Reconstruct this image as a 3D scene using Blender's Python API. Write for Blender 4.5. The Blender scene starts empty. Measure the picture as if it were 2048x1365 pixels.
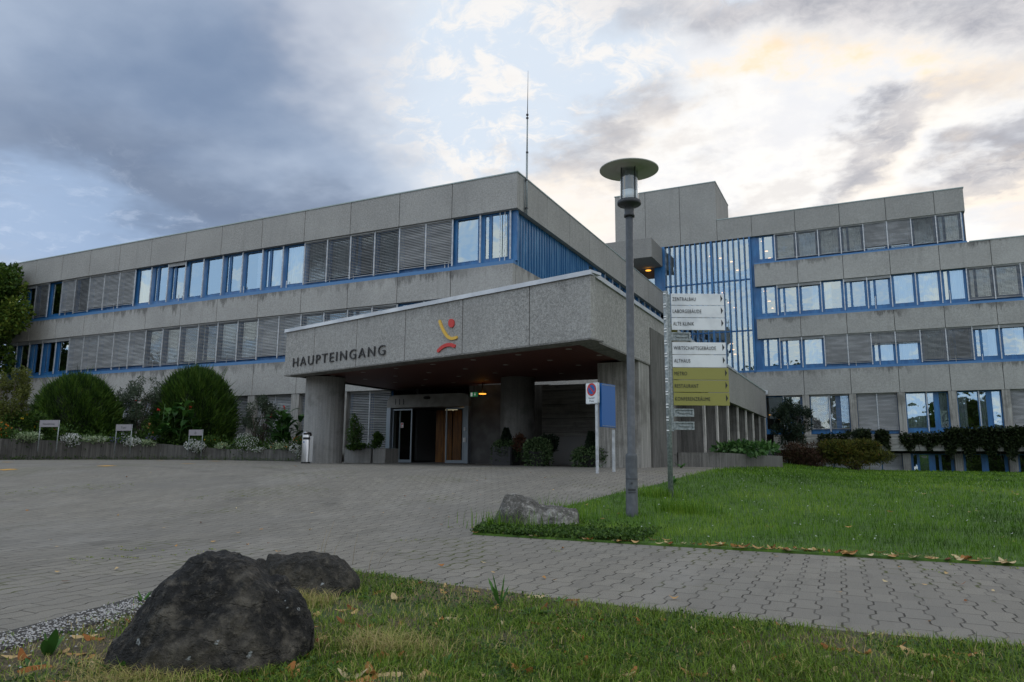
import bpy, math, random
import numpy as np
from mathutils import Matrix, Vector
random.seed(7); rng = np.random.default_rng(11)
sc = bpy.context.scene
R_ = math.radians

# ------------------------------------------------------------ camera (at the origin, about 0.9 m above the turf)
RM = np.array([[0.89900364, 0.06273481, 0.43342451],
               [0.43786432, -0.14729855, -0.88689231],
               [0.00820378, 0.98710054, -0.15989126]])      # world <- camera
FPX = 1430.0
cam = bpy.data.cameras.new('camera'); camo = bpy.data.objects.new('camera', cam)
sc.collection.objects.link(camo); sc.camera = camo
cam.sensor_width = 36.0; cam.lens = FPX/2048*36; cam.clip_start = 0.05; cam.clip_end = 3000
m4 = Matrix([list(RM[0])+[0], list(RM[1])+[0], list(RM[2])+[0], [0, 0, 0, 1]])
camo.matrix_world = m4
sc.render.resolution_x = 1024; sc.render.resolution_y = 682
sc.view_settings.view_transform = 'Standard'; sc.view_settings.look = 'None'
sc.view_settings.exposure = 0.14; sc.view_settings.gamma = 1.0
sc.cycles.max_bounces = 8; sc.cycles.transparent_max_bounces = 12
sc.cycles.sample_clamp_indirect = 6.0

def ray(x, y):
    return RM @ np.array([(x-1024.0)/FPX, -(y-682.5)/FPX, -1.0])
def sstep(t):
    t = np.clip(t, 0, 1); return t*t*(3-2*t)
def H(x, y):                       # height of the ground, camera eye is z = 0
    d = -.439*x + .898*y
    a = .62 - .38*sstep((x+5.5)/6.5)
    return -.9 + a*sstep((d-8)/11.5) + .04*sstep((-x-17)/8)*(1-sstep((-x-30)/8)) - .02*sstep((-x-30)/12)
def at(x, y, depth):               # the point seen in that direction at that forward distance
    d = ray(x, y); return d*(depth/(-.439*d[0]+.898*d[1]))
def hit(x, y):
    d = ray(x, y); t = np.linspace(1, 80, 16000); p = np.outer(t, d)
    return p[np.argmax(p[:, 2]-H(p[:, 0], p[:, 1]) < 0)]

# ------------------------------------------------------------ node helper
class NB:
    def __init__(s, nt): s.nt = nt; s.n = nt.nodes; s.l = nt.links
    def new(s, t, **kw):
        n = s.n.new(t)
        for k, v in kw.items(): setattr(n, k, v)
        return n
    def lk(s, v, sock):
        if v is None: return
        if isinstance(v, bpy.types.NodeSocket): s.l.new(v, sock)
        else:
            if sock.type == 'RGBA' and len(v) == 3: v = tuple(v)+(1,)
            sock.default_value = v
    def m(s, op, a, b=None, c=None, clamp=False):
        n = s.new('ShaderNodeMath', operation=op, use_clamp=clamp)
        for i, v in enumerate((a, b, c)):
            if v is not None: s.lk(v, n.inputs[i])
        return n.outputs[0]
    def vm(s, op, a, b=None):
        n = s.new('ShaderNodeVectorMath', operation=op); s.lk(a, n.inputs[0])
        if b is not None: s.lk(b, n.inputs[1])
        return n.outputs[0]
    def mix(s, f, a, b, bt='MIX'):
        n = s.new('ShaderNodeMix', data_type='RGBA', blend_type=bt)
        s.lk(f, n.inputs[0]); s.lk(a, n.inputs[6]); s.lk(b, n.inputs[7]); return n.outputs[2]
    def noise(s, vec, scale, det=4, rough=.5, out=0):
        n = s.new('ShaderNodeTexNoise'); s.lk(vec, n.inputs['Vector'])
        n.inputs['Scale'].default_value = scale; n.inputs['Detail'].default_value = det
        n.inputs['Roughness'].default_value = rough; return n.outputs[out]
    def ss(s, v, lo, hi, a=0., b=1.):
        n = s.new('ShaderNodeMapRange', interpolation_type='SMOOTHSTEP'); s.lk(v, n.inputs[0])
        for i, q in zip((1, 2, 3, 4), (lo, hi, a, b)): n.inputs[i].default_value = q
        return n.outputs[0]
    def lin(s, v, lo, hi, a=0., b=1.):
        n = s.new('ShaderNodeMapRange'); s.lk(v, n.inputs[0])
        for i, q in zip((1, 2, 3, 4), (lo, hi, a, b)): n.inputs[i].default_value = q
        return n.outputs[0]
    def sep(s, v):
        n = s.new('ShaderNodeSeparateXYZ'); s.lk(v, n.inputs[0]); return n.outputs
    def comb(s, x, y, z):
        n = s.new('ShaderNodeCombineXYZ')
        for i, v in enumerate((x, y, z)): s.lk(v, n.inputs[i])
        return n.outputs[0]
    def scale(s, v, xyz): return s.vm('MULTIPLY', v, xyz)

# ------------------------------------------------------------ world: evening sky
SUN_AZ, SUN_EL = -8.0, 14.0       # degrees from +Y, sun behind the cloud over the building
w = bpy.data.worlds.new('World'); sc.world = w; w.use_nodes = True
b = NB(w.node_tree); b.n.clear()
tc = b.new('ShaderNodeTexCoord').outputs['Generated']
sky = b.new('ShaderNodeTexSky', sky_type='NISHITA', sun_disc=False)
sky.sun_elevation = R_(SUN_EL); sky.sun_rotation = R_(SUN_AZ); sky.air_density = 1.0; sky.dust_density = .6
dx, dy, dz = b.sep(tc)[:3]
dzp = b.m('MAXIMUM', dz, 0.0)
pl = b.comb(b.m('DIVIDE', dx, b.m('ADD', dzp, .16)), b.m('DIVIDE', dy, b.m('ADD', dzp, .16)), 0.0)
az = b.m('MULTIPLY', b.m('ARCTAN2', dx, dy), 57.2958)
el = b.m('MULTIPLY', b.m('ARCSINE', dz), 57.2958)
wn = b.noise(pl, 1.6, 5, .6, out=1); wx, wy, _ = b.sep(wn)[:3]
wn2 = b.noise(pl, 6.0, 6, .62, out=1); wx2, wy2, _ = b.sep(wn2)[:3]
azw = b.m('ADD', b.m('MULTIPLY_ADD', b.m('SUBTRACT', wx, .5), 30, az), b.m('MULTIPLY', b.m('SUBTRACT', wx2, .5), 7))
elw = b.m('ADD', b.m('MULTIPLY_ADD', b.m('SUBTRACT', wy, .5), 16, el), b.m('MULTIPLY', b.m('SUBTRACT', wy2, .5), 6))
def blob(a0, e0, sa, se, rot=0, lo=.25, hi=.75, A=azw, E=elw):
    u = b.m('SUBTRACT', A, a0); v = b.m('SUBTRACT', E, e0); c, s_ = math.cos(R_(rot)), math.sin(R_(rot))
    u2 = b.m('ADD', b.m('MULTIPLY', u, c/sa), b.m('MULTIPLY', v, s_/sa))
    v2 = b.m('ADD', b.m('MULTIPLY', u, -s_/se), b.m('MULTIPLY', v, c/se))
    q = b.m('EXPONENT', b.m('MULTIPLY', b.m('ADD', b.m('MULTIPLY', u2, u2), b.m('MULTIPLY', v2, v2)), -1.0))
    return b.ss(q, lo, hi)
n1 = b.noise(pl, 2.2, 7, .58); n2 = b.noise(pl, 7.5, 6, .6); n3 = b.noise(b.scale(pl, (1, 1.6, 1)), 1.0, 4, .5)
K = 10.0
def col(r, g, bb): return (r*K, g*K, bb*K)
base = b.mix(.75, sky.outputs[0], col(.66, .74, .84))
# soft overall veil, blue in the half behind the viewer
puff = b.ss(n1, .44, .62)
base = b.mix(b.m('MULTIPLY', puff, .75), base, col(.82, .80, .80))
# bright side toward the sun
tex = b.noise(pl, 3.6, 8, .62); texf = b.noise(b.vm('ADD', pl, b.scale(wn, (.5, .5, 0))), 9.0, 8, .68)
g1 = blob(0, 21, 38, 20, 0, .08, .9)
base = b.mix(b.m('MULTIPLY', g1, .85), base, b.mix(b.ss(tex, .36, .66), col(.84, .84, .86), col(1.08, 1.04, .97)))
puff2 = b.ss(b.m('ADD', b.m('MULTIPLY', texf, .65), b.m('MULTIPLY', tex, .35)), .47, .57)
blue = b.m('MULTIPLY', blob(-27, 30, 15, 10, 0, .15, .75), b.m('SUBTRACT', 1.0, puff2))
base = b.mix(b.m('MULTIPLY', blob(-27, 30, 15, 10, 0, .15, .75), .8), base, col(.88, .86, .84))
base = b.mix(b.m('MULTIPLY', blue, .7), base, col(.57, .69, .84))
base = b.mix(b.m('MULTIPLY', b.m('MULTIPLY', blob(-12, 24, 22, 8, 0, .15, .8), b.ss(tex, .50, .66)), .5), base, col(.58, .56, .58))
warm = b.m('MULTIPLY', b.ss(tex, .40, .62), .9)
# cream and orange light on cloud edges
base = b.mix(b.m('MULTIPLY', b.m('MULTIPLY', blob(-3, 27.3, 16, 2.4, -6, .15, 1.0), .85), warm), base, col(1.0, .74, .44))
base = b.mix(b.m('MULTIPLY', blob(-16, 18.5, 9, 3, -10, .1, 1.0), .32), base, col(1.0, .83, .66))
base = b.mix(b.m('MULTIPLY', blob(10, 16.5, 9, 3, -10, .1, 1.0), .32), base, col(1.0, .83, .66))
# small clouds: warm lower rim, soft grey body
for a0, e0, sa, se, rt, f in ((2.5, 22.6, 7.5, 1.3, 26, .75), (10.5, 20.3, 5.5, 1.5, 20, .85), (13, 22.5, 4, 1.1, 10, .5), (-17.5, 25.2, 3.4, 2.2, 0, .55), (-22, 23, 5, 1.2, 10, .4), (-7, 18.9, 5.5, .9, 4, .6), (-12, 20.6, 5, 1.0, 12, .35), (7, 17.5, 5, .8, 10, .4)):
    base = b.mix(b.m('MULTIPLY', blob(a0+.5, e0-1.2, sa*1.05, se*1.1, rt, .1, 1.1), .42), base, col(1.05, .90, .72))
    base = b.mix(b.m('MULTIPLY', b.m('MULTIPLY', blob(a0, e0, sa, se*1.25, rt, .05, .95), f), b.ss(texf, .30, .58, .5, 1.25), clamp=True), base, b.mix(b.ss(tex, .35, .65), col(.36, .37, .42), col(.62, .60, .61)))
# grey-mauve cloud top right
body = b.mix(b.ss(b.m('ADD', b.m('MULTIPLY', tex, .6), b.m('MULTIPLY', texf, .4)), .38, .62), col(.37, .38, .43), col(.70, .68, .69))
base = b.mix(b.m('MULTIPLY', blob(4, 33.0, 27, 4.6, -6, .12, .85), .95), base, body)
base = b.mix(b.m('MULTIPLY', blob(14, 29.5, 7, 4.0, 30, .12, .95), .7), base, body)
base = b.mix(b.m('MULTIPLY', blob(-8, 41, 26, 6, -6, .2, .8), .7), base, col(.50, .48, .52))
base = b.mix(b.m('MULTIPLY', b.m('MULTIPLY', blob(-7, 34.5, 5, 1.6, 0, .1, .9), b.ss(texf, .42, .56, 1, 0)), .8), base, col(.72, .79, .88))
# big blue-grey bank on the left
azl = b.m('ADD', az, b.m('MULTIPLY', b.m('SUBTRACT', wx, .5), 26)); ell = b.m('ADD', el, b.m('MULTIPLY', b.m('SUBTRACT', wy, .5), 12))
bank = b.ss(b.m('ADD', azl, b.m('MULTIPLY', ell, .62)), -30, -14, 1, 0)
bank = b.m('MULTIPLY', bank, b.ss(b.m('ADD', azl, 0.0), -150, -110))
bcol = b.mix(b.ss(b.m('ADD', b.m('MULTIPLY', n3, .75), b.m('MULTIPLY', n1, .25)), .36, .66), col(.185, .255, .385), col(.45, .53, .66))
bcol = b.mix(b.m('MULTIPLY', blob(-40, 33, 12, 7, -30, .1, .9, azl, ell), .75), bcol, col(.60, .62, .69))
bcol = b.mix(b.m('MULTIPLY', blob(-44, 17.5, 26, 3.5, -8, .1, .9, azl, ell), .75), bcol, col(.16, .21, .31))
bcol = b.mix(b.m('MULTIPLY', blob(-60, 15.5, 13, 3.2, 0, .1, .9, azl, ell), .8), bcol, col(.34, .46, .66))
bcol = b.mix(b.m('MULTIPLY', b.m('MULTIPLY', b.ss(ell, 22, 14), b.ss(texf, .50, .66)), .35), bcol, col(.62, .70, .84))
base = b.mix(bank, base, bcol)
back = b.ss(dy, .25, -.35)         # the half of the sky behind the viewer: paler, evenly lit
bk = b.mix(b.ss(b.m('ADD', b.m('MULTIPLY', n3, .5), b.m('MULTIPLY', n1, .5)), .43, .60), col(.74, .98, 1.30), col(1.42, 1.34, 1.20))
base = b.mix(b.m('MULTIPLY', back, .9), base, bk)
base = b.mix(b.ss(dz, .02, -.05), base, col(.10, .11, .10))
bg = b.new('ShaderNodeBackground'); b.lk(base, bg.inputs[0]); bg.inputs[1].default_value = 0.1
b.l.new(bg.outputs[0], b.new('ShaderNodeOutputWorld').inputs[0])

sun = bpy.data.lights.new('sun', 'SUN'); suno = bpy.data.objects.new('sun', sun); sc.collection.objects.link(suno)
sun.energy = 0.5; sun.angle = R_(25); sun.color = (1, .86, .70)
sv = Vector((math.sin(R_(SUN_AZ))*math.cos(R_(SUN_EL)), math.cos(R_(SUN_AZ))*math.cos(R_(SUN_EL)), math.sin(R_(SUN_EL))))
suno.rotation_euler = sv.to_track_quat('Z', 'Y').to_euler()

# ------------------------------------------------------------ object helpers
COL = sc.collection
ORG = {}                            # object name -> world origin (for parenting in world coordinates)
def tag(o, label=None, cat=None, group=None, kind=None):
    if label: o['label'] = label
    if cat: o['category'] = cat
    if group: o['group'] = group
    if kind: o['kind'] = kind
    return o
def thing(name, label, cat, loc=(0, 0, 0), group=None, rz=0):
    o = bpy.data.objects.new(name, None); COL.objects.link(o); o.location = loc; o.rotation_euler = (0, 0, rz)
    o.empty_display_size = .2
    ORG[o.name] = np.array(loc, float) if rz == 0 else None
    return tag(o, label, cat, group)
class MB:                           # collects geometry, then builds ONE mesh
    def __init__(s): s.v = []; s.f = []; s.sm = []
    def quad(s, *p, sm=False):
        k = len(s.v); s.v += [tuple(q) for q in p]; s.f.append(tuple(range(k, k+len(p)))); s.sm.append(sm)
    def box(s, x0, x1, y0, y1, z0, z1):
        k = len(s.v)
        s.v += [(x, y, z) for z in (z0, z1) for y in (y0, y1) for x in (x0, x1)]
        s.f += [(k, k+2, k+3, k+1), (k+4, k+5, k+7, k+6), (k, k+1, k+5, k+4), (k+2, k+6, k+7, k+3), (k, k+4, k+6, k+2), (k+1, k+3, k+7, k+5)]
        s.sm += [False]*6
    def obox(s, c, ax, ay, az_):    # oriented box, half-axis vectors
        c, ax, ay, az_ = map(np.array, (c, ax, ay, az_)); k = len(s.v)
        s.v += [tuple(c+sx*ax+sy*ay+sz*az_) for sz in (-1, 1) for sy in (-1, 1) for sx in (-1, 1)]
        s.f += [(k, k+2, k+3, k+1), (k+4, k+5, k+7, k+6), (k, k+1, k+5, k+4), (k+2, k+6, k+7, k+3), (k, k+4, k+6, k+2), (k+1, k+3, k+7, k+5)]
        s.sm += [False]*6
    def prism(s, pts, z0, z1):      # vertical extrusion of a ccw xy polygon
        k = len(s.v); n = len(pts)
        s.v += [(p[0], p[1], z0) for p in pts]+[(p[0], p[1], z1) for p in pts]
        s.f += [tuple(range(k+n-1, k-1, -1)), tuple(range(k+n, k+2*n))]; s.sm += [False, False]
        for i in range(n):
            j = (i+1) % n; s.f.append((k+i, k+j, k+n+j, k+n+i)); s.sm.append(False)
    def lathe(s, prof, c=(0, 0, 0), seg=32, cap=True):
        k = len(s.v); n = len(prof)
        for i in range(seg):
            a = 2*math.pi*i/seg
            for r, z in prof: s.v.append((c[0]+r*math.cos(a), c[1]+r*math.sin(a), c[2]+z))
        for i in range(seg):
            j = (i+1) % seg
            for q in range(n-1):
                s.f.append((k+i*n+q, k+j*n+q, k+j*n+q+1, k+i*n+q+1)); s.sm.append(True)
        if cap:
            s.f.append(tuple(k+i*n for i in range(seg-1, -1, -1))); s.f.append(tuple(k+i*n+n-1 for i in range(seg))); s.sm += [False, False]
    def tube(s, pts, rad, seg=8):
        pts = [np.array(p, float) for p in pts]; k = len(s.v); rs = rad if isinstance(rad, (list, tuple)) else [rad]*len(pts)
        for i, p in enumerate(pts):
            d = pts[min(i+1, len(pts)-1)]-pts[max(i-1, 0)]; d /= np.linalg.norm(d)+1e-9
            u = np.cross(d, (0, 0, 1.)) if abs(d[2]) < .9 else np.cross(d, (1., 0, 0)); u /= np.linalg.norm(u); v = np.cross(d, u)
            for q in range(seg):
                a = 2*math.pi*q/seg; s.v.append(tuple(p+rs[i]*(math.cos(a)*u+math.sin(a)*v)))
        for i in range(len(pts)-1):
            for q in range(seg):
                q2 = (q+1) % seg; s.f.append((k+i*seg+q, k+i*seg+q2, k+(i+1)*seg+q2, k+(i+1)*seg+q)); s.sm.append(True)
        s.f.append(tuple(k+q for q in range(seg-1, -1, -1))); s.f.append(tuple(k+(len(pts)-1)*seg+q for q in range(seg))); s.sm += [False, False]
    def mesh(s, name, org=(0, 0, 0)):
        me = bpy.data.meshes.new(name); o = np.array(org, float)
        me.from_pydata([tuple(np.array(p)-o) for p in s.v], [], s.f)
        me.polygons.foreach_set('use_smooth', s.sm); me.update(); return me
def link(name, me, mat, parent=None, loc=None):
    o = bpy.data.objects.new(name, me); COL.objects.link(o)
    if mat is not None and not me.materials: me.materials.append(mat)
    if parent is not None: o.parent = parent
    if loc is not None: o.location = loc
    ORG[o.name] = ORG.get(parent.name, np.zeros(3)) if parent is not None else np.zeros(3)
    return o
def obj(name, mb, mat, parent=None, bevel=0):
    org = ORG.get(parent.name) if parent is not None else None
    if org is None: org = np.zeros(3)
    o = link(name, mb.mesh(name, org), mat, parent)
    if bevel:
        md = o.modifiers.new('bevel', 'BEVEL'); md.width = bevel; md.segments = 2; md.limit_method = 'ANGLE'
    return o
def objs(name, mb, mat_, parent, bevel=0):      # every separate piece becomes an object of its own
    par = list(range(len(mb.v)))
    def find(a):
        while par[a] != a: par[a] = par[par[a]]; a = par[a]
        return a
    for f in mb.f:
        r = find(f[0])
        for q in f[1:]: par[find(q)] = r
    groups = {}
    for fi, f in enumerate(mb.f): groups.setdefault(find(f[0]), []).append(fi)
    out = []
    for g_ in groups.values():
        m2 = MB(); idx = {}
        for fi in g_:
            f2 = []
            for q in mb.f[fi]:
                if q not in idx: idx[q] = len(m2.v); m2.v.append(mb.v[q])
                f2.append(idx[q])
            m2.f.append(tuple(f2)); m2.sm.append(mb.sm[fi])
        out.append(obj(name, m2, mat_, parent, bevel))
    return out
def npmesh(name, V, F, attr=None, org=(0, 0, 0)):   # V (n,3), F (m,k) with equal k
    me = bpy.data.meshes.new(name); V = np.asarray(V, np.float32)-np.array(org, np.float32); F = np.asarray(F, np.int32)
    me.vertices.add(len(V)); me.vertices.foreach_set('co', V.ravel())
    me.loops.add(F.size); me.loops.foreach_set('vertex_index', F.ravel())
    me.polygons.add(len(F)); me.polygons.foreach_set('loop_start', np.arange(len(F), dtype=np.int32)*F.shape[1])
    me.polygons.foreach_set('loop_total', np.full(len(F), F.shape[1], np.int32))
    if attr is not None:
        a = me.attributes.new('v', 'FLOAT', 'POINT'); a.data.foreach_set('value', np.asarray(attr, np.float32))
    me.update(calc_edges=True); me.validate(); return me

# ------------------------------------------------------------ materials
MATS = {}
def mat(name, fn=None, **kw):
    if name in MATS: return MATS[name]
    m = bpy.data.materials.new(name); m.use_nodes = True; q = NB(m.node_tree); bs = m.node_tree.nodes['Principled BSDF']
    for k, v in kw.items():
        s_ = bs.inputs[k]; s_.default_value = (tuple(v)+(1,) if s_.type == 'RGBA' and len(v) == 3 else v)
    if fn: fn(q, bs, m)
    MATS[name] = m; return m
def objc(q): return q.new('ShaderNodeTexCoord').outputs['Object']
def geo(q): return q.new('ShaderNodeNewGeometry').outputs['Position']
def bump(q, bs, h, dist, st=1.0):
    n = q.new('ShaderNodeBump'); q.lk(h, n.inputs['Height']); n.inputs['Distance'].default_value = dist; n.inputs['Strength'].default_value = st
    q.l.new(n.outputs[0], bs.inputs['Normal'])
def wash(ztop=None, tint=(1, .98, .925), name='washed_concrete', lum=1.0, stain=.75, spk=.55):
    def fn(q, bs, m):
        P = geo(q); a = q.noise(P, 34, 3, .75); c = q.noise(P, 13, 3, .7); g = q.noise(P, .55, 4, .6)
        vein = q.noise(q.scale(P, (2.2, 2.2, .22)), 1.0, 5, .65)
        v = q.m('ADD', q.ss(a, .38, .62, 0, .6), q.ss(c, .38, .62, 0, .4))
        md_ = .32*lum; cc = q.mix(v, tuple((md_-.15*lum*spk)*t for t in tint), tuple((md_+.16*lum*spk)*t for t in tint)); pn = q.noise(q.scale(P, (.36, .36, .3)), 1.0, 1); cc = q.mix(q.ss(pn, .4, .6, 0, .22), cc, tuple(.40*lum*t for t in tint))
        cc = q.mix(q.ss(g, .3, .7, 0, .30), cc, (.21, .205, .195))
        cc = q.mix(q.ss(vein, .52, .78, 0, .35), cc, (.19, .185, .175))
        if ztop is not None:      # dirt washed down from the sill
            z = q.sep(P)[2]; dn = q.m('SUBTRACT', ztop, z)
            st = q.noise(q.scale(P, (2.3, 2.3, .35)), 1.0, 6, .75); st2 = q.noise(q.scale(P, (11, 11, .8)), 1.0, 4, .7); pat = q.noise(q.scale(P, (.45, .45, .1)), 1.0, 3)
            ln_ = q.m('MULTIPLY', q.ss(st, .38, .74), .62); ln_ = q.m('ADD', ln_, q.m('MULTIPLY', q.ss(st2, .4, .75), .16))
            f = q.ss(q.m('SUBTRACT', dn, ln_), -.22, .12, 1, 0); f = q.m('MULTIPLY', f, q.ss(pat, .36, .62, .25, 1)); f = q.m('MULTIPLY', q.m('MULTIPLY', f, stain), q.ss(q.noise(P, 24, 3, .7), .3, .6, .55, 1))
            cc = q.mix(f, cc, (.065, .062, .058))
        q.lk(cc, bs.inputs['Base Color']); bs.inputs['Roughness'].default_value = .95; bs.inputs['Specular IOR Level'].default_value = .2
        bump(q, bs, v, .006, .6)
    return mat(name, fn)
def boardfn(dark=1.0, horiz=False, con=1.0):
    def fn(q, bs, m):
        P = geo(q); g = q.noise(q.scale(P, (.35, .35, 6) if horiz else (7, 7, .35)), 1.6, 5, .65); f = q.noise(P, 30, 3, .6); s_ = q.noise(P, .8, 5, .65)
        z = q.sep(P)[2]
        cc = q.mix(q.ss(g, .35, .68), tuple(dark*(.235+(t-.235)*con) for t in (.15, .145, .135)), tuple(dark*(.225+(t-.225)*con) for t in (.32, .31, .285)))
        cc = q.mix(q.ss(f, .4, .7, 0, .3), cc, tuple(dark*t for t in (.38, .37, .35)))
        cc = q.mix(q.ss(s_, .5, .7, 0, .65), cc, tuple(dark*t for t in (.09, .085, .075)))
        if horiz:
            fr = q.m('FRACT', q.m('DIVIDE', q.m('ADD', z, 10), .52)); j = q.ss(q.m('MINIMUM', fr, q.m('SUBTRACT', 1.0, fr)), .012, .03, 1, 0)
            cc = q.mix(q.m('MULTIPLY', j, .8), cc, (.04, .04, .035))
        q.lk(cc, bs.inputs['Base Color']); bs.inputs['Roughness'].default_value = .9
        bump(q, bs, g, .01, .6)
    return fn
M_CON = wash(); M_BLUE = mat('blue_painted_metal', lambda q, bs, m: (
    q.lk(q.mix(q.ss(q.noise(q.scale(geo(q), (3, 3, .6)), 1.5, 4, .6), .35, .7), (.013, .095, .25), (.026, .15, .35)), bs.inputs['Base Color']),
    q.lk(q.ss(q.noise(geo(q), 3, 3), .3, .7, .32, .5), bs.inputs['Roughness'])), Roughness=.4)
M_BLUE2 = mat('weathered_blue_cladding', lambda q, bs, m: (
    q.lk(q.mix(q.ss(q.noise(q.scale(geo(q), (2, 5, .35)), 1.6, 5, .65), .45, .72), (.015, .10, .235), (.10, .24, .40)), bs.inputs['Base Color'])), Roughness=.33)
M_SILL = mat('blue_sill_metal', **{'Base Color': (.05, .165, .35), 'Roughness': .4})
M_ALU = mat('weathered_aluminium', lambda q, bs, m: q.lk(q.mix(q.ss(q.noise(geo(q), 9, 3), .35, .7), (.42, .44, .46), (.60, .62, .64)), bs.inputs['Base Color']), Roughness=.38, Metallic=.35)
M_COPE = mat('pale_metal_coping', lambda q, bs, m: q.lk(q.mix(q.ss(q.noise(geo(q), 1.3, 4), .35, .7), (.40, .42, .45), (.56, .58, .60)), bs.inputs['Base Color']), Roughness=.35, Metallic=.3)
M_TCOPE = mat('grey_green_coping', **{'Base Color': (.30, .36, .35), 'Roughness': .5})
M_BLIND = mat('grey_blind_slats', lambda q, bs, m: q.lk(q.mix(q.ss(q.noise(q.scale(geo(q), (.6, .6, 4)), 1.5, 3), .35, .7), (.22, .225, .225), (.34, .345, .345)), bs.inputs['Base Color']), Roughness=.5)
M_CURT = mat('white_curtain', lambda q, bs, m: q.lk(q.mix(q.ss(q.noise(q.scale(objc(q), (9, 9, .3)), 1.5, 3), .35, .65), (.52, .54, .55), (.80, .82, .82)), bs.inputs['Base Color']), Roughness=.9)
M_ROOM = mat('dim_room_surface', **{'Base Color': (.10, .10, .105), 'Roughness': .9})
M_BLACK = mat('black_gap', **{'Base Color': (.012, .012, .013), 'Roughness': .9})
M_ROOF = mat('grey_roof_gravel', **{'Base Color': (.2, .2, .2), 'Roughness': .95})
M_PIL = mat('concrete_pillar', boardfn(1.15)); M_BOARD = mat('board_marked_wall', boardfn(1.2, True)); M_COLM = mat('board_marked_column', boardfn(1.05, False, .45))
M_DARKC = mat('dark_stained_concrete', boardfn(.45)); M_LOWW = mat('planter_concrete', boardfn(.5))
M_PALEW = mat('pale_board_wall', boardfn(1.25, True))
def glassfn(refl, tint, gcol, fk=.7):
    def fn(q, bs, m):
        nt = q.n; out = nt['Material Output']; nt.remove(bs)
        tr = q.new('ShaderNodeBsdfTransparent'); q.lk(tint, tr.inputs[0])
        gl = q.new('ShaderNodeBsdfGlossy'); q.lk(gcol, gl.inputs[0]); gl.inputs['Roughness'].default_value = .012
        bm = q.new('ShaderNodeBump'); q.lk(q.noise(geo(q), 1.1, 2), bm.inputs['Height']); bm.inputs['Distance'].default_value = .012; oi = q.new('ShaderNodeObjectInfo').outputs['Random']; rv = q.comb(q.m('MULTIPLY', q.m('SUBTRACT', oi, .5), .05), 0.0, q.m('MULTIPLY', q.m('SUBTRACT', q.m('FRACT', q.m('MULTIPLY', oi, 7.3)), .5), .07)); q.l.new(q.vm('NORMALIZE', q.vm('ADD', bm.outputs[0], rv)), gl.inputs['Normal'])
        fr = q.new('ShaderNodeFresnel'); fr.inputs[0].default_value = 1.5
        f = q.m('ADD', refl, q.m('MULTIPLY', fr.outputs[0], fk), clamp=True)
        mx = q.new('ShaderNodeMixShader'); q.l.new(f, mx.inputs[0]); q.l.new(tr.outputs[0], mx.inputs[1]); q.l.new(gl.outputs[0], mx.inputs[2]); q.l.new(mx.outputs[0], out.inputs[0])
    return fn
M_GLASS = mat('coated_window_glass', glassfn(.36, (.70, .76, .78), (.74, .90, 1.0)))
M_GLASS2 = mat('clear_door_glass', glassfn(.0, (.8, .82, .8), (.8, .85, .85), .45))
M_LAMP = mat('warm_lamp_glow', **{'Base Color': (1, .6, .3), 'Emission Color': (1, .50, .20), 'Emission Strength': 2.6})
M_LAMP2 = mat('orange_downlight_glow', **{'Base Color': (1, .5, .1), 'Emission Color': (1, .42, .05), 'Emission Strength': 1.7})
M_OFF = mat('unlit_downlight', **{'Base Color': (.30, .27, .24), 'Roughness': .4})
M_SOFF = mat('brown_slat_soffit', lambda q, bs, m: q.lk(q.mix(q.ss(q.m('FRACT', q.m('MULTIPLY', q.sep(geo(q))[0], 6.5)), .86, .93), (.105, .030, .020), (.02, .008, .006)), bs.inputs['Base Color']), Roughness=.6)
M_POLE = mat('grey_painted_steel', lambda q, bs, m: q.lk(q.mix(q.ss(q.noise(geo(q), 14, 4), .4, .7), (.055, .062, .070), (.080, .088, .097)), bs.inputs['Base Color']), Roughness=.5)
M_DKPOLE = mat('dark_grey_steel', **{'Base Color': (.035, .038, .042), 'Roughness': .45})
M_STEEL = mat('galvanised_steel', lambda q, bs, m: q.lk(q.mix(q.ss(q.noise(geo(q), 25, 3), .35, .65), (.19, .215, .22), (.31, .34, .34)), bs.inputs['Base Color']), Roughness=.5, Metallic=.3)
M_INOX = mat('brushed_stainless', **{'Base Color': (.55, .55, .56), 'Roughness': .28, 'Metallic': 1.0})
M_BLK = mat('black_paint', **{'Base Color': (.012, .012, .013), 'Roughness': .5})
M_WHITE = mat('white_sign_face', lambda q, bs, m: q.lk(q.mix(q.ss(q.noise(geo(q), 3, 4), .4, .75), (.74, .76, .77), (.56, .58, .60)), bs.inputs['Base Color']), Roughness=.35)
M_OLIVE = mat('olive_sign_face', **{'Base Color': (.27, .255, .055), 'Roughness': .4})
M_RED = mat('red_paint', **{'Base Color': (.50, .022, .015), 'Roughness': .45}); M_YEL = mat('yellow_paint', **{'Base Color': (.66, .40, .045), 'Roughness': .45})
M_SBLUE = mat('sign_blue', **{'Base Color': (.004, .095, .33), 'Roughness': .4})

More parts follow.
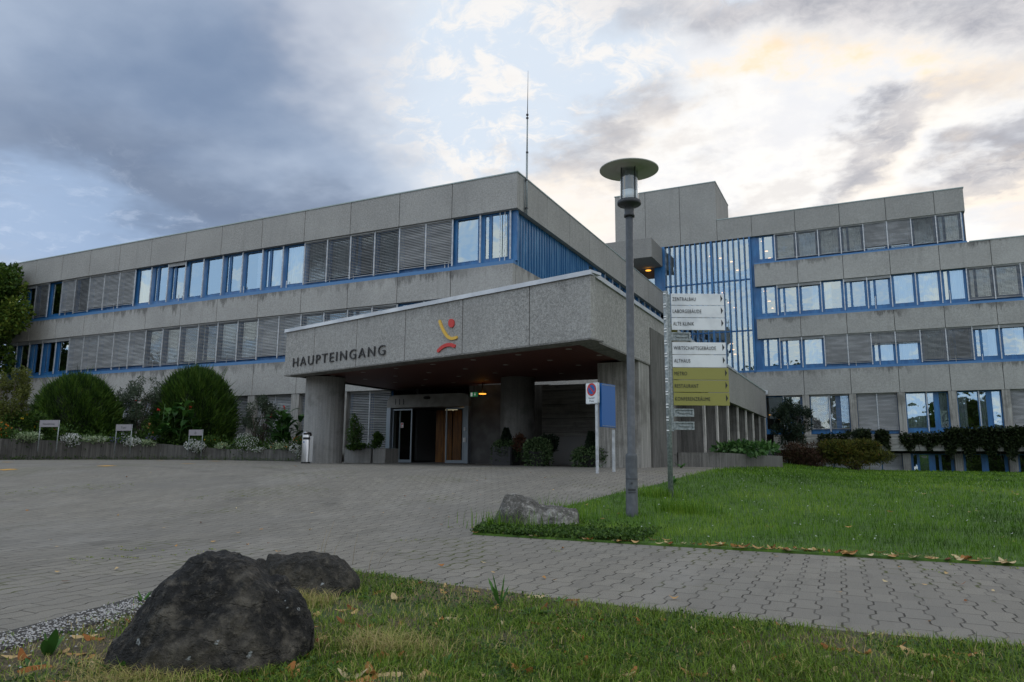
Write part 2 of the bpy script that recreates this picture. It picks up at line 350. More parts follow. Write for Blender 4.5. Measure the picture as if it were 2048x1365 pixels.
def flat_poly(mb, pts3): mb.quad(*pts3)
def text_obj(name, s, mat_, parent, O, X, Z, w=None, h=.2, depth=.01, cx=False, sp=1.12, thin=-.006):
    """lettering of height h in the plane through O spanned by unit X and Z, at most w wide"""
    cu = bpy.data.curves.new('t', 'FONT'); cu.body = s; cu.size = 1; cu.extrude = .02; cu.resolution_u = 3; cu.space_character = sp; cu.offset = thin
    to = bpy.data.objects.new('t', cu); COL.objects.link(to); dg = bpy.context.evaluated_depsgraph_get()
    me = bpy.data.meshes.new_from_object(to.evaluated_get(dg)); bpy.data.objects.remove(to); bpy.data.curves.remove(cu)
    n = len(me.vertices); co = np.zeros(n*3, np.float32); me.vertices.foreach_get('co', co); co = co.reshape(-1, 3)
    mn, mx = co.min(0), co.max(0); sz = h/.70; sx = (w/(mx[0]-mn[0])) if w else sz
    X = np.array(X, float); Z = np.array(Z, float); N = np.cross(X, Z)
    xs = (co[:, 0]-mn[0])*sx
    if cx: xs = xs-(mx[0]-mn[0])*sx/2
    out = np.array(O)+np.outer(xs, X)+np.outer(co[:, 1]*sz, Z)+np.outer((co[:, 2]/.02)*depth/2, N)
    org = ORG.get(parent.name) if parent is not None else None
    if org is None: org = np.zeros(3)
    me.vertices.foreach_set('co', (out-org).astype(np.float32).ravel()); me.update(); me.materials.clear()
    return link(name, me, mat_, parent)

# ------------------------------------------------------------ ground, paving, lawns
def hgrid(xs, ys, dz=0.0):
    X, Y = np.meshgrid(xs, ys); V = np.stack([X, Y, H(X, Y)+dz], -1).reshape(-1, 3); nx = len(xs)
    i = np.arange((len(ys)-1)*nx).reshape(len(ys)-1, nx)[:, :-1].ravel()
    return V, np.stack([i, i+1, i+nx+1, i+nx], 1)
def paverfn(q, bs, m):
    P = geo(q); x, y, z = q.sep(P)[:3]; W, L = .150, .30
    fr = q.m('FRACT', q.m('DIVIDE', q.m('ADD', y, 200.07), L)); tri = q.m('ABSOLUTE', q.m('SUBTRACT', fr, .5))
    zig = q.m('MULTIPLY', q.lin(tri, .17, .33), .034)
    xs = q.m('ADD', q.m('ADD', x, 300), q.m('ADD', zig, q.m('MULTIPLY', y, .03))); c = q.m('FLOOR', q.m('DIVIDE', xs, W)); fx = q.m('FRACT', q.m('DIVIDE', xs, W))
    dxx = q.m('MULTIPLY', q.m('MINIMUM', fx, q.m('SUBTRACT', 1.0, fx)), W)
    yo = q.m('ADD', q.m('ADD', y, 200), q.m('MULTIPLY', q.m('MODULO', c, 2.0), L/2)); r = q.m('FLOOR', q.m('DIVIDE', yo, L)); fy = q.m('FRACT', q.m('DIVIDE', yo, L))
    dyy = q.m('MULTIPLY', q.m('MINIMUM', fy, q.m('SUBTRACT', 1.0, fy)), L)
    wob = q.m('MULTIPLY', q.m('SUBTRACT', q.noise(P, 30, 3), .5), .008)
    w3 = q.new('ShaderNodeTexWhiteNoise', noise_dimensions='2D'); q.lk(q.comb(c, q.m('FLOOR', q.m('ADD', q.m('DIVIDE', yo, L), .5)), 0.0), w3.inputs['Vector'])
    dyy = q.m('ADD', dyy, q.m('MULTIPLY', q.m('GREATER_THAN', w3.outputs['Value'], .55), .0035))
    d = q.m('ADD', q.m('MINIMUM', q.m('MULTIPLY', dxx, .85), dyy), wob)
    vis = q.noise(P, 2.3, 3, .6)
    j = q.m('MULTIPLY', q.ss(d, .0015, .0065, 1, 0), q.ss(vis, .30, .62, .25, .95)); far_ = q.ss(q.m('SUBTRACT', q.m('MULTIPLY', y, .898), q.m('MULTIPLY', x, .439)), 5.0, 12.0, 1.0, .40); j = q.m('MULTIPLY', j, 1.0)
    wn = q.new('ShaderNodeTexWhiteNoise', noise_dimensions='2D'); q.lk(q.comb(c, r, 0.0), wn.inputs['Vector']); v = wn.outputs['Value']
    sp = q.noise(P, 220, 2, .7); sp2 = q.noise(P, 90, 3, .7); lg = q.noise(P, .35, 4, .6); md = q.noise(q.scale(P, (.8, .25, 1)), 1.1, 4, .6)
    cc = q.mix(q.ss(sp, .33, .68), (.070, .062, .050), (.37, .345, .295)); cc = q.mix(q.ss(sp2, .40, .62, 0, .55), cc, (.24, .222, .19))
    cc = q.mix(q.m('MULTIPLY', v, .42), cc, (.135, .125, .11)); cc = q.mix(q.ss(lg, .35, .7, 0, .4), cc, (.15, .145, .135)); cc = q.mix(q.ss(md, .5, .7, 0, .3), cc, (.30, .285, .26)); cc = q.mix(q.ss(q.noise(q.scale(P, (3, .6, 1)), 1.3, 5, .7), .5, .7, 0, .3), cc, (.10, .095, .085))
    ms = q.m('MULTIPLY', q.ss(q.m('ADD', d, q.m('MULTIPLY', q.noise(P, 60, 2), -.01)), .0, .012, 1, 0), q.ss(q.m('ADD', q.m('MULTIPLY', q.noise(P, .5, 4, .6), .7), q.m('MULTIPLY', q.noise(P, 5.5, 3, .6), .3)), .52, .60))
    arc = q.m('ABSOLUTE', q.m('SUBTRACT', q.m('SQRT', q.m('ADD', q.m('POWER', q.m('ADD', x, 16.0), 2.0), q.m('POWER', q.m('SUBTRACT', y, 4.0), 2.0))), 9.0)); tr2 = q.m('MULTIPLY', q.ss(q.m('ABSOLUTE', q.m('SUBTRACT', arc, .75)), .05, .35, 1, 0), q.ss(q.noise(P, 1.1, 5, .7), .35, .65, 0, .5)); cc = q.mix(q.m('MULTIPLY', tr2, .7), cc, (.085, .08, .07)); oil = q.noise(P, 1.7, 2, .5); cc = q.mix(q.ss(oil, .70, .76, 0, .3), cc, (.06, .056, .05)); cc = q.mix(j, cc, (.030, .027, .022)); cc = q.mix(q.m('MULTIPLY', ms, .85), cc, (.075, .085, .025))
    q.lk(cc, bs.inputs['Base Color']); bs.inputs['Roughness'].default_value = .92; bs.inputs['Specular IOR Level'].default_value = .25
    bump(q, bs, q.m('SUBTRACT', q.m('MULTIPLY', sp2, .25), j), .008, .8)
M_PAVE = mat('interlocking_pavers', paverfn)
V, F = hgrid(np.concatenate([np.linspace(-140, -20, 60), np.linspace(-19, 12, 125), np.linspace(13, 80, 40)]), np.concatenate([np.linspace(-70, -4, 20), np.linspace(-3, 32, 140), np.linspace(33, 120, 50)]))
o = link('pavement', npmesh('pavement', V, F), M_PAVE); o['kind'] = 'structure'
g = MB(); g.quad((-1500, -1500, -1.1), (1500, -1500, -1.1), (1500, 1500, -1.1), (-1500, 1500, -1.1))
M_SOIL = mat('dark_soil', lambda q, bs, m: q.lk(q.mix(q.ss(q.noise(geo(q), 14, 5, .7), .35, .7), (.028, .022, .016), (.09, .072, .05)), bs.inputs['Base Color']), Roughness=1.0)
M_FIELD = mat('far_grass_field', **{'Base Color': (.045, .07, .022), 'Roughness': 1.0})
obj('ground', g, M_FIELD)['kind'] = 'structure'
# right lawn: left edge runs beside the paving up to the planter
LE = np.array([(7.55, -4.15), (8.3, -4.4), (9.2, -4.66), (10.9, -4.22), (12.0, -4.14), (13.1, -4.04), (14.7, -3.8), (16.8, -3.74), (18, -3.7), (21, -3.84), (24.7, -4.03), (28, -3.9), (33.7, -3.4), (34.2, -5.5), (50.3, -5.5)])
def lawn_left(y): return np.interp(y, LE[:, 0], LE[:, 1])
def lawn_front(x): return 7.5+.035*(x+4)
def turf_back(x):                  # far edge of the turf in front of the viewer
    return np.interp(x, [-4.6, -3.5, -2.84, -2.2, -1.18, -.36, .62, 6], [4.62, 4.57, 4.44, 4.37, 4.27, 4.23, 4.31, 4.5])
def turf_left(y): return np.interp(y, [-8, 1.0, 2.16, 2.9, 4.62], [-3.5, -3.60, -3.80, -3.98, -4.62])
def sheet(name, s_n, t_n, fx, dz, m):
    V = []; 
    for i in range(t_n+1):
        for j in range(s_n+1):
            x, y = fx(j/s_n, i/t_n); V.append((x, y, float(H(x, y))+dz))
    i = np.arange(t_n*(s_n+1)).reshape(t_n, s_n+1)[:, :-1].ravel()
    F = np.stack([i, i+1, i+s_n+2, i+s_n+1], 1).tolist(); w1 = s_n+1
    rim = [j for j in range(w1)]+[q*w1+s_n for q in range(1, t_n+1)]+[t_n*w1+j for j in range(s_n-1, -1, -1)]+[q*w1 for q in range(t_n-1, -1, -1)]
    for a, b2 in zip(rim[:-1], rim[1:]):
        k = len(V); V += [(V[a][0], V[a][1], V[a][2]-.08), (V[b2][0], V[b2][1], V[b2][2]-.08)]; F.append([b2, a, k, k+1])
    return link(name, npmesh(name, V, F), m)
def lawnfx(s, t):
    y = 7.5+(50.3-7.5)*t**1.6; x0 = float(lawn_left(y)); x = x0+(45-x0)*s**2.2; f0 = float(lawn_front(x)); y = f0+(50.3-f0)*t**1.6
    return x, y
M_LAWN = mat('mown_lawn_base', lambda q, bs, m: q.lk(q.mix(q.ss(q.noise(geo(q), 6, 5, .7), .35, .7), (.03, .07, .006), (.07, .14, .012)), bs.inputs['Base Color']), Roughness=1.0)
def turffn(q, bs, m):
    P = geo(q); n = q.noise(P, 1.6, 4, .6); f = q.noise(P, 45, 5, .75)
    cc = q.mix(q.ss(f, .3, .7), (.035, .028, .018), (.14, .11, .06)); cc = q.mix(q.ss(n, .42, .62), cc, q.mix(q.ss(f, .3, .7), (.02, .04, .01), (.07, .11, .03)))
    q.lk(cc, bs.inputs['Base Color']); bump(q, bs, f, .02, .8)
M_TURF = mat('patchy_turf_soil', turffn, Roughness=1.0)
o = sheet('lawn', 60, 80, lawnfx, .022, M_LAWN); o['kind'] = 'structure'
def turffx(s, t):
    # from behind the viewer to the far edge
    y0 = -6; xl = -4.62+(s)*(14+4.62); yb = float(turf_back(xl)); y = y0+(yb-y0)*t; x = float(turf_left(y))+(14-float(turf_left(y)))*s
    return x, min(y, float(turf_back(x)))
o = sheet('turf', 60, 60, turffx, .03, M_TURF); o['kind'] = 'structure'
# pebble strip between paving and turf
def gravelfx(s, t):
    y = -5+9.2*t; x = float(turf_left(y)); return x-.02+.30*s, y
def gravfn(q, bs, m):
    P = geo(q); vo = q.new('ShaderNodeTexVoronoi'); q.lk(P, vo.inputs['Vector']); vo.inputs['Scale'].default_value = 70
    cc = q.mix(q.ss(vo.outputs['Distance'], .1, .6, 1, 0), (.035, .03, .025), q.mix(q.sep(vo.outputs['Color'])[0], (.09, .085, .08), (.30, .29, .27)))
    q.lk(cc, bs.inputs['Base Color']); bump(q, bs, q.ss(vo.outputs['Distance'], .1, .6, 1, 0), .012, 1)
M_GRAV = mat('fine_pebbles', gravfn, Roughness=.9)
o = sheet('gravel_strip', 6, 40, gravelfx, .036, M_GRAV); o['kind'] = 'stuff'; o['label'] = 'fine grey pebbles along the paving beside the dark boulder'; o['category'] = 'gravel'
pv = []; pf = []
for i in range(2600):
    y = rng.uniform(.8, 3.2); x = turf_left(y)+abs(rng.normal(.0, .16))+rng.uniform(-.04, .12); r = rng.uniform(.003, .0085)
    k = len(pv); zc = float(H(x, y))+.037+r*.3
    an = rng.uniform(0, 6.3)
    for dx_, dy_, dz_ in ((1, 0, 0), (0, .8, 0), (-1, 0, 0), (0, -.8, 0), (0, 0, .7)):
        pv.append((x+r*(dx_*math.cos(an)-dy_*math.sin(an)), y+r*(dx_*math.sin(an)+dy_*math.cos(an)), zc+dz_*r))
    pf += [(k, k+1, k+4), (k+1, k+2, k+4), (k+2, k+3, k+4), (k+3, k, k+4)]
o = link('pebbles', npmesh('pebbles', pv, pf, rng.random(len(pv)//5).repeat(5)), mat('loose_pebble', lambda q, bs, m: q.lk(q.mix(attrv(q), (.12, .115, .11), (.55, .54, .52)), bs.inputs['Base Color']) if False else None, **{'Base Color': (.36, .35, .34)}))
tag(o, 'loose light pebbles scattered beside the dark boulder', 'pebbles', kind='stuff')
# yellow parking bay marks
mk = []
M_MARK = mat('worn_yellow_paint', **{'Base Color': (.50, .27, .04), 'Roughness': .8})

# ------------------------------------------------------------ windows and blinds
CACHE = {}
def win_meshes(w, h, kind, bot=.22, top=.07):
    key = (round(w, 2), round(h, 2), kind, bot)
    if key in CACHE: return CACHE[key]
    fr = MB(); panes = []; z0, z1 = bot, h-top
    if kind == 'A': panes = [(.17, w-.17)]
    elif kind == 'W': panes = [(.07, w-.07)]
    elif kind == 'D': panes = [(.06, .36), (.66, w-.08)]      # narrow, thick mullion, pane
    elif kind == 'N': panes = [(.30, w-.30)]
    else: panes = [(.17, .36), (.50, w-.17)]
    fr.box(0, w, 0, .07, 0, z0); fr.box(0, w, 0, .07, z1, h); e = 0.0
    for a, b_ in panes:
        fr.box(e, a, 0, .07, z0, z1); e = b_
    fr.box(e, w, 0, .07, z0, z1)
    for a, b_ in panes:               # slim sash lip around each pane
        t = .022
        fr.box(a-t, a, -.014, -.002, z0-t, z1+t); fr.box(b_, b_+t, -.014, -.002, z0-t, z1+t)
        fr.box(a, b_, -.014, -.002, z0-t, z0); fr.box(a, b_, -.014, -.002, z1, z1+t)
    f = fr.mesh('window'); f.materials.append(M_BLUE); ps = []
    for a, b_ in panes:
        p = MB(); p.quad((a, .035, z0), (b_, .035, z0), (b_, .035, z1), (a, .035, z1)); pm = p.mesh('pane'); pm.materials.append(M_GLASS); ps.append(pm)
    CACHE[key] = (f, ps, panes); return CACHE[key]
def curtain_mesh(x0, x1, z0, z1):
    key = ('c', round(x0, 2), round(x1, 2), round(z0, 2), round(z1, 2))
    if key in CACHE: return CACHE[key]
    n = 60; V = []; F = []
    for i in range(n+1):
        x = x0+(x1-x0)*i/n; y = .16+.022*math.sin(x*62)+.012*math.sin(x*23+1)
        V += [(x, y, z0), (x, y, z1)]
    for i in range(n): F.append((2*i, 2*i+2, 2*i+3, 2*i+1))
    me = npmesh('curtain', V, F); me.materials.append(M_CURT); me.polygons.foreach_set('use_smooth', [True]*len(F)); CACHE[key] = me; return me
def blind_mesh(w, zb, zt, tilt, dep=.07, pitch=.074):
    key = ('b', round(w, 2), round(zb, 2), round(zt, 2), tilt)
    if key in CACHE: return CACHE[key]
    mb = MB(); a = R_(tilt); z = zt-.10; x0, x1 = .035, w-.035
    c, s_ = math.cos(a)*dep/2, math.sin(a)*dep/2
    while z > zb+.05:
        y0, z0, y1, z1 = -c, z-s_, c, z+s_       # outer edge low
        mb.quad((x0, y0, z0), (x1, y0, z0), (x1, y0+.004, z0+.012), (x0, y0+.004, z0+.012))
        mb.quad((x0, y0, z0), (x0, y1, z1), (x1, y1, z1), (x1, y0, z0)); mb.quad((x0, y0, z0+.003), (x1, y0, z0+.003), (x1, y1, z1+.003), (x0, y1, z1+.003))
        z -= pitch
    mb.box(x0, x1, -.03, .03, zb, zb+.03)        # bottom rail
    mb.box(x0, x1, -.045, .045, zt-.07, zt)
    for q in (.14, w-.14): mb.box(q, q+.008, -.006, .002, zb, zt)
    me = mb.mesh('blind'); me.materials.append(M_BLIND); CACHE[key] = me; return me
def headbox_mesh(w, zt, hh):
    key = ('h', round(w, 2), round(zt, 2), hh)
    if key in CACHE: return CACHE[key]
    mb = MB(); n = 6
    for i in range(n): mb.box(.03, w-.03, -.035, .035, zt-hh+hh*i/n+.004, zt-hh+hh*(i+1)/n-.003)
    me = mb.mesh('blind'); me.materials.append(M_BLIND); CACHE[key] = me; return me
GW = {}
def window(parent, pos, rz, w, h, code, bot=.22, blind_y=-.12):
    """code: A/B/D/W pane layout + flags c curtain, C closed blind, S open-slat blind, h half blind, r raised blind"""
    kind = code[0]; fm, ps, panes = win_meshes(w, h, kind, bot)
    o = bpy.data.objects.new('window', fm); COL.objects.link(o); o.parent = parent
    o.location = np.array(pos, float)-ORG[parent.name]; o.rotation_euler = (0, 0, rz)
    def ch(name, me):
        c = bpy.data.objects.new(name, me); COL.objects.link(c); c.parent = o
    for pm in ps: ch('pane', pm)
    fl = code[1:]; z0, z1 = bot, h-.07
    if 'c' in fl: ch('curtain', curtain_mesh(.05, w-.05, z0-.1, z1+.05))
    if 'l' in fl: ch('curtain', curtain_mesh(.05, w*.45, z0-.1, z1+.05))
    if 'q' in fl: ch('curtain', curtain_mesh(w*.58, w-.05, z0-.1, z1+.05))
    bm = None
    if 'C' in fl: bm = blind_mesh(w, .20, h, 58)
    if 'S' in fl: bm = blind_mesh(w, .12, h, 36)
    if 's' in fl: bm = blind_mesh(w, .30, h, 8, .055, .082)
    if 'h' in fl: bm = blind_mesh(w, h*.62, h, 48)
    if 'r' in fl: bm = headbox_mesh(w, h, .20)
    if bm is not None:
        c = bpy.data.objects.new('blind', bm); COL.objects.link(c); c.parent = o; c.location = (0, blind_y, 0)
        if 'S' in fl: c['label'] = 'blind with its slats open'
    return o
def rails(parent, pts, rz, z0, z1, extra=()):
    """thin vertical guide rails; pts are outer-plane positions"""
    mb = MB(); mb.box(-.022, .022, -.03, .03, 0, 1.0); key = ('rail', round(z1-z0, 2))
    if key not in CACHE:
        m_ = MB(); L = z1-z0
        m_.box(-.028, -.008, -.03, .02, 0, L); m_.box(.008, .028, -.03, .02, 0, L); m_.box(-.008, .008, -.012, .02, 0, L)
        me = m_.mesh('guide_rail'); me.materials.append(M_ALU); CACHE[key] = me
    for p in pts:
        o = bpy.data.objects.new('guide_rail', CACHE[key]); COL.objects.link(o); o.parent = parent
        o.location = np.array([p[0], p[1], z0])-ORG[parent.name]; o.rotation_euler = (0, 0, rz)
def band(name, parent, axis, plane, js, z0, z1, th, m, gap=.028, inward=1):
    """concrete band of separate slabs. axis 'x': runs along x on the plane y=plane, thickness inward (+y); axis 'y': on x=plane, thickness toward -x"""
    mb = MB()
    for a, b_ in zip(js[:-1], js[1:]):
        if axis == 'x': mb.box(a+gap/2, b_-gap/2, plane, plane+th, z0, z1)
        else: mb.box(plane-th, plane, a+gap/2, b_-gap/2, z0, z1)
    o = obj(name, mb, m, parent, bevel=.006)
    bk = MB()
    if axis == 'x': bk.box(js[0]+.02, js[-1]-.02, plane+.03, plane+th-.003, z0+.01, z1-.01)
    else: bk.box(plane-th+.003, plane-.03, js[0]+.02, js[-1]-.02, z0+.01, z1-.01)
    jo = obj('joint_backing', bk, M_BLACK, o)
    return o

# ------------------------------------------------------------ LEFT WING
ZR, ZS1, ZB2t, ZB2b, ZL, ZB1t, ZB1b = 11.8, 10.25, 7.90, 6.71, 4.55, 4.40, 2.85
FY = 25.69; FX = -12.36; YE = 50.35
wing = thing('clinic_wing', 'long grey concrete wing with blue window bands, left of the street lamp', 'building', (-30, 27, -.28))
LJ = [-48.1, -45.35, -42.75, -40.15, -37.52, -34.88, -32.15, -29.47, -26.65, -23.87, -21.07, -18.3, -15.53, FX]
RJ = [FY, 25.99+.3, 28.85, 31.66, 34.48, 37.35, 40.26, 43.25, 46.0, 48.2, YE]
MB1 = wash(ZB1t, name='washed_concrete_lower_band', lum=1.15); MB2 = wash(ZB2t, name='washed_concrete_middle_band', lum=1.12)
IN = .2
band('roof_band', wing, 'x', FY, LJ, ZS1, ZR, .25, M_CON)
band('roof_band', wing, 'y', FX, [FY+.25]+RJ[2:], ZS1, ZR, .25, M_CON)
LJ2 = LJ[:-1]+[FX-.18]
band('middle_band', wing, 'x', FY+.02, LJ2, ZB2b, ZB2t, .25, MB2); band('middle_band', wing, 'y', FX-.18, [FY+.27, 26.6]+RJ[2:], ZB2b, ZB2t, .25, MB2)
band('lower_band', wing, 'x', FY+.02, LJ2, ZB1b, ZB1t, .25, MB1); band('lower_band', wing, 'y', FX-.18, [FY+.27, 26.6]+RJ[2:], ZB1b, ZB1t, .25, MB1)
band('side_band', wing, 'y', -48.1+.25, [FY+.25, 29, 32, 35, 38], ZS1, ZR, .25, M_CON)
c = MB(); c.box(-48.13, FX+.03, FY-.03, FY+.30, ZR, ZR+.05); obj('coping', c, M_TCOPE, wing)
c = MB(); c.box(FX-.30, FX+.03, FY+.30, YE-.02, ZR, ZR+.05); obj('coping', c, M_TCOPE, wing)
c = MB(); c.box(-48.0, FX-.26, FY+.27, YE-.05, ZR-.5, ZR-.35); obj('roof', c, M_ROOF, wing)
# dark soffit gaps under roof band and floors seen through the glass
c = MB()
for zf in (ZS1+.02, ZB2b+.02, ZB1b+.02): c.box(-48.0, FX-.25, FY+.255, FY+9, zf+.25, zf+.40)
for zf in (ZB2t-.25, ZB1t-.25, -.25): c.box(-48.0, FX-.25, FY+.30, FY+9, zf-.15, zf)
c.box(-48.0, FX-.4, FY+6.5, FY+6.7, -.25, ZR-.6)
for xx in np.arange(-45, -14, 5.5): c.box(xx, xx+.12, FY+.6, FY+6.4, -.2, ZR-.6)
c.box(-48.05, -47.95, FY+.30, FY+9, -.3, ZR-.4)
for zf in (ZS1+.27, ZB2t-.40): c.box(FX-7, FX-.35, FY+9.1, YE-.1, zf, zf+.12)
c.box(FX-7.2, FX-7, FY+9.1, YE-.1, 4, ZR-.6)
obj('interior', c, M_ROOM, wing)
XS = [-14.17, -15.54, -16.92, -18.33, -19.7, -21.09, -22.48, -23.88, -25.27, -26.63, -28.0, -29.40, -30.80, -32.16, -33.5, -34.85, -36.18, -37.5, -38.83, -40.15, -41.47, -42.74, -44.03, -45.33, -46.6, -47.75]
XS = [-12.74]+XS
GY = FY+.26                           # glass plane
row1 = ['B', 'A', 'AC', 'AC', 'AcS', 'BS', 'AcS', 'AcS', 'Ac', 'Bc', 'Aq', 'B', 'A', 'A', 'Br', 'B', 'Ac', 'AC', 'AC', 'AC', 'AS', 'AC', 'A', 'AS', 'Bcr', 'Acr', 'Acr']
row2 = ['A', 'A', 'B', 'A', 'AS', 'BcS', 'AS', 'AcS', 'AC', 'AC', 'AcS', 'AcS', 'BS', 'AS', 'AcS', 'AS', 'AC', 'AC', 'AC', 'AC', 'AC', 'Ar', 'Br', 'Br', 'Ar', 'Ar', 'Ar']
for i in range(len(XS)-1):
    xr, xl = XS[i], XS[i+1]
    window(wing, (xl, GY, ZB2t+.16), 0, xr-xl, ZS1-ZB2t-.16, row1[i])
    if i > 1: window(wing, (xl, GY, ZL), 0, xr-xl, ZB2b-ZL, row2[i])
rails(wing, [(x, GY-.12) for x in XS[:1]+XS[1:]], 0, ZB2t+.22, ZS1)
rails(wing, [(x, GY-.12) for x in XS[2:]], 0, ZL+.06, ZB2b)
e = MB()
for x in (-13.02, -13.25, -15.75, -15.93, -22.3, -20.9): e.box(x-.014, x+.014, GY-.09, GY-.06, ZB2t+.2, ZS1 if x > -14 else ZB2t+.50)
for x in (-28.7, -31.4, -36.9, -39.6, -34.2): e.box(x-.014, x+.014, GY-.09, GY-.06, ZL+.05, ZL+.40)
for x in (-25.0, -27.85, -32.6, -37.9, -42.3): e.box(x-.014, x+.014, GY-.09, GY-.06, ZB2t+.2, ZB2t+.55)
objs('crank_rod', e, M_ALU, wing)
e = MB()
e.box(-48.0, FX-.19, FY+.05, GY+.08, ZB2t+.003, ZB2t+.16); e.box(-48.0, FX-.19, FY+.05, GY+.08, ZB1t+.003, ZL)
objs('window_sill', e, M_SILL, wing)
e = MB(); e.box(XS[0], FX-.12, GY-.02, GY+.12, ZB2t+.163, ZS1-.002); e.box(-48.0, -47.78, GY-.02, GY+.1, ZL+.003, ZS1-.002); objs('corner_panel', e, M_BLUE, wing)
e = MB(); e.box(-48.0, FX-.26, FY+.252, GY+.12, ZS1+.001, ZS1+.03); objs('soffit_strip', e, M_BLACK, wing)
# ground floor of the wing: pillars and blinds
px_ = [x for x in LJ[1:-3]]
e = MB()
for x in px_: e.box(x-.27, x+.20, FY+.05, FY+.45, -.4, ZB1b-.003)
objs('pillar', e, M_PIL, wing)
gb = ['WS', 'WC', 'WS', 'WS', 'WS', 'WcS', 'WS', 'WC', 'WS', 'WS']
for i, (a, b_) in enumerate(zip(LJ[1:-3], LJ[2:-2])):
    a2, b2 = a+.20, b_-.27; mid = (a2+b2)/2
    if i == len(gb)-1: pass
    for x0, x1 in ((a2, mid), (mid, b2)): window(wing, (x0, FY+.38, -.30), 0, x1-x0, ZB1b+.29, gb[i % len(gb)], .35)
    rails(wing, [(mid, FY+.26)], 0, -.1, ZB1b)
# right-hand side: vertical blue cladding then a window strip
GX = FX-.26
e = MB(); y = FY+.30
while y < 34.6:
    e.box(GX-.05, GX, y, y+.23, ZB2t+.0, ZS1-.002); e.box(GX-.002, GX+.035, y+.23, y+.29, ZB2t+.0, ZS1-.002); y += .29
obj('cladding', e, M_BLUE2, wing)
yy = [34.75]+[34.75+1.36*k for k in range(1, 12)]
for i in range(len(yy)-1): window(wing, (GX, yy[i], ZB2t+.10), R_(90), yy[i+1]-yy[i], ZS1-ZB2t-.10, ['N', 'N', 'N', 'B', 'Bc', 'N', 'Bc', 'B', 'Nc', 'B', 'Nc'][i], .25)
rails(wing, [(GX+.1, q_) for q_ in yy[2:]], R_(90), ZB2t+.2, ZS1)
e = MB(); e.box(GX-.06, GX+.05, FY+.30, YE-.03, ZB2t-.2, ZB2t-.003); e.box(GX-.05, GX, yy[-1]+.01, YE-.03, ZB2t, ZS1-.002); objs('window_sill', e, M_SILL, wing)
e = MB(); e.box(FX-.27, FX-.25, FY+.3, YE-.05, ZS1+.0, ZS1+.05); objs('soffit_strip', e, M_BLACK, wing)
c = MB()
for y in (35.6, 38.4, 41, 44): c.box(GX-1.6, GX-1.35, y, y+.25, ZS1+.0, ZS1+.10)
objs('ceiling_light', c, M_LAMP, wing)
# small rainwater pipe at the corner
c = MB(); c.tube([(FX+.03, 26.32, ZR-.05), (FX+.03, 26.32, ZS1-.02)], .018); obj('downpipe', c, M_STEEL, wing)

# lightning rod on the roof edge
A0 = ray(1053, 432); t0 = FX+.10; A0 = A0*(t0/A0[0])
rod = thing('lightning_rod', 'tall thin metal rod fixed to the roof corner of the left wing', 'lightning rod', (t0, A0[1], 10.3))
z = lambda py: float((ray(1056, py)*(A0[1]/ray(1056, py)[1]))[2])
ztop = z(142); zc1 = z(235); zc2 = z(305)
c = MB(); c.tube([(t0, A0[1], 10.15), (t0+.01, A0[1], zc2)], .045); c.tube([(t0+.01, A0[1], zc2), (t0+.02, A0[1], zc1)], .032); obj('mast', c, M_STEEL, rod)
c = MB(); c.tube([(t0+.02, A0[1], zc1), (t0+.04, A0[1], ztop)], [.02, .006]); obj('tip', c, M_DKPOLE, rod)
c = MB()
for zz in (zc1-.03, zc1+.12, zc2): c.lathe([(.02, -.03), (.055, -.03), (.055, .03), (.02, .03)], (t0+.015, A0[1], zz), 12)
for zz in (11.65, 10.4): c.box(FX-.002, t0+.05, A0[1]-.06, A0[1]+.06, zz, zz+.06)
obj('clamp', c, M_DKPOLE, rod)

# ------------------------------------------------------------ MAIN BLOCK (far right)
K_ = YE/47.0
main = thing('clinic_main_block', 'tall grey concrete hospital block with roof tower and glazed stair hall, behind the direction sign', 'building', (0, 51, -.6))
ZT, TR = [v*K_ for v in (15.65, 14.25, 12.38, 10.9, 8.77, 7.5, 5.40, 3.88, 1.47, .52)], 19.66
zR, zS, b3t, b3b, b2t, b2b, b1t, b1b, lt, lb = ZT
J = [-6.06, -3.28, -.50, 2.22, 4.95, 7.65, 10.38, 13.1]
JR = [-8.45, -6.1, -3.28, -.52, 2.20, 4.93, 6.54]
X0 = -6.06
MM = [wash(z_, name='washed_concrete_main_%d' % i_, lum=1.08) for i_, z_ in enumerate((b3t, b2t, b1t))]
M_CON2 = wash(name='washed_concrete_far', lum=.92)
band('roof_band', main, 'x', YE, JR, zS, zR, .3, M_CON2)
band('roof_band', main, 'y', 6.54, [YE+.3, YE+3, YE+6], zS, zR, .3, M_CON2)
band('third_band', main, 'x', YE, J, b3b, b3t, .3, MM[0])
band('second_band', main, 'x', YE, J, b2b, b2t, .3, MM[1])
band('first_band', main, 'x', YE, [-9.4, -6.9]+J[1:], b1b, b1t, .3, MM[2])
c = MB(); c.box(-8.45, 6.57, YE-.03, YE+.34, zR, zR+.06); c.box(6.21, 6.57, YE+.34, YE+6, zR, zR+.06); c.box(6.6, 13.1, YE-.03, YE+.34, b3t+.003, b3t+.06); obj('coping', c, M_TCOPE, main)
c = MB(); c.box(-8.4, 6.2, YE+.35, YE+6, zR-.4, zR-.3); c.box(6.56, 13.1, YE+.35, YE+12, b3t-.4, b3t-.3); obj('roof', c, M_ROOF, main)
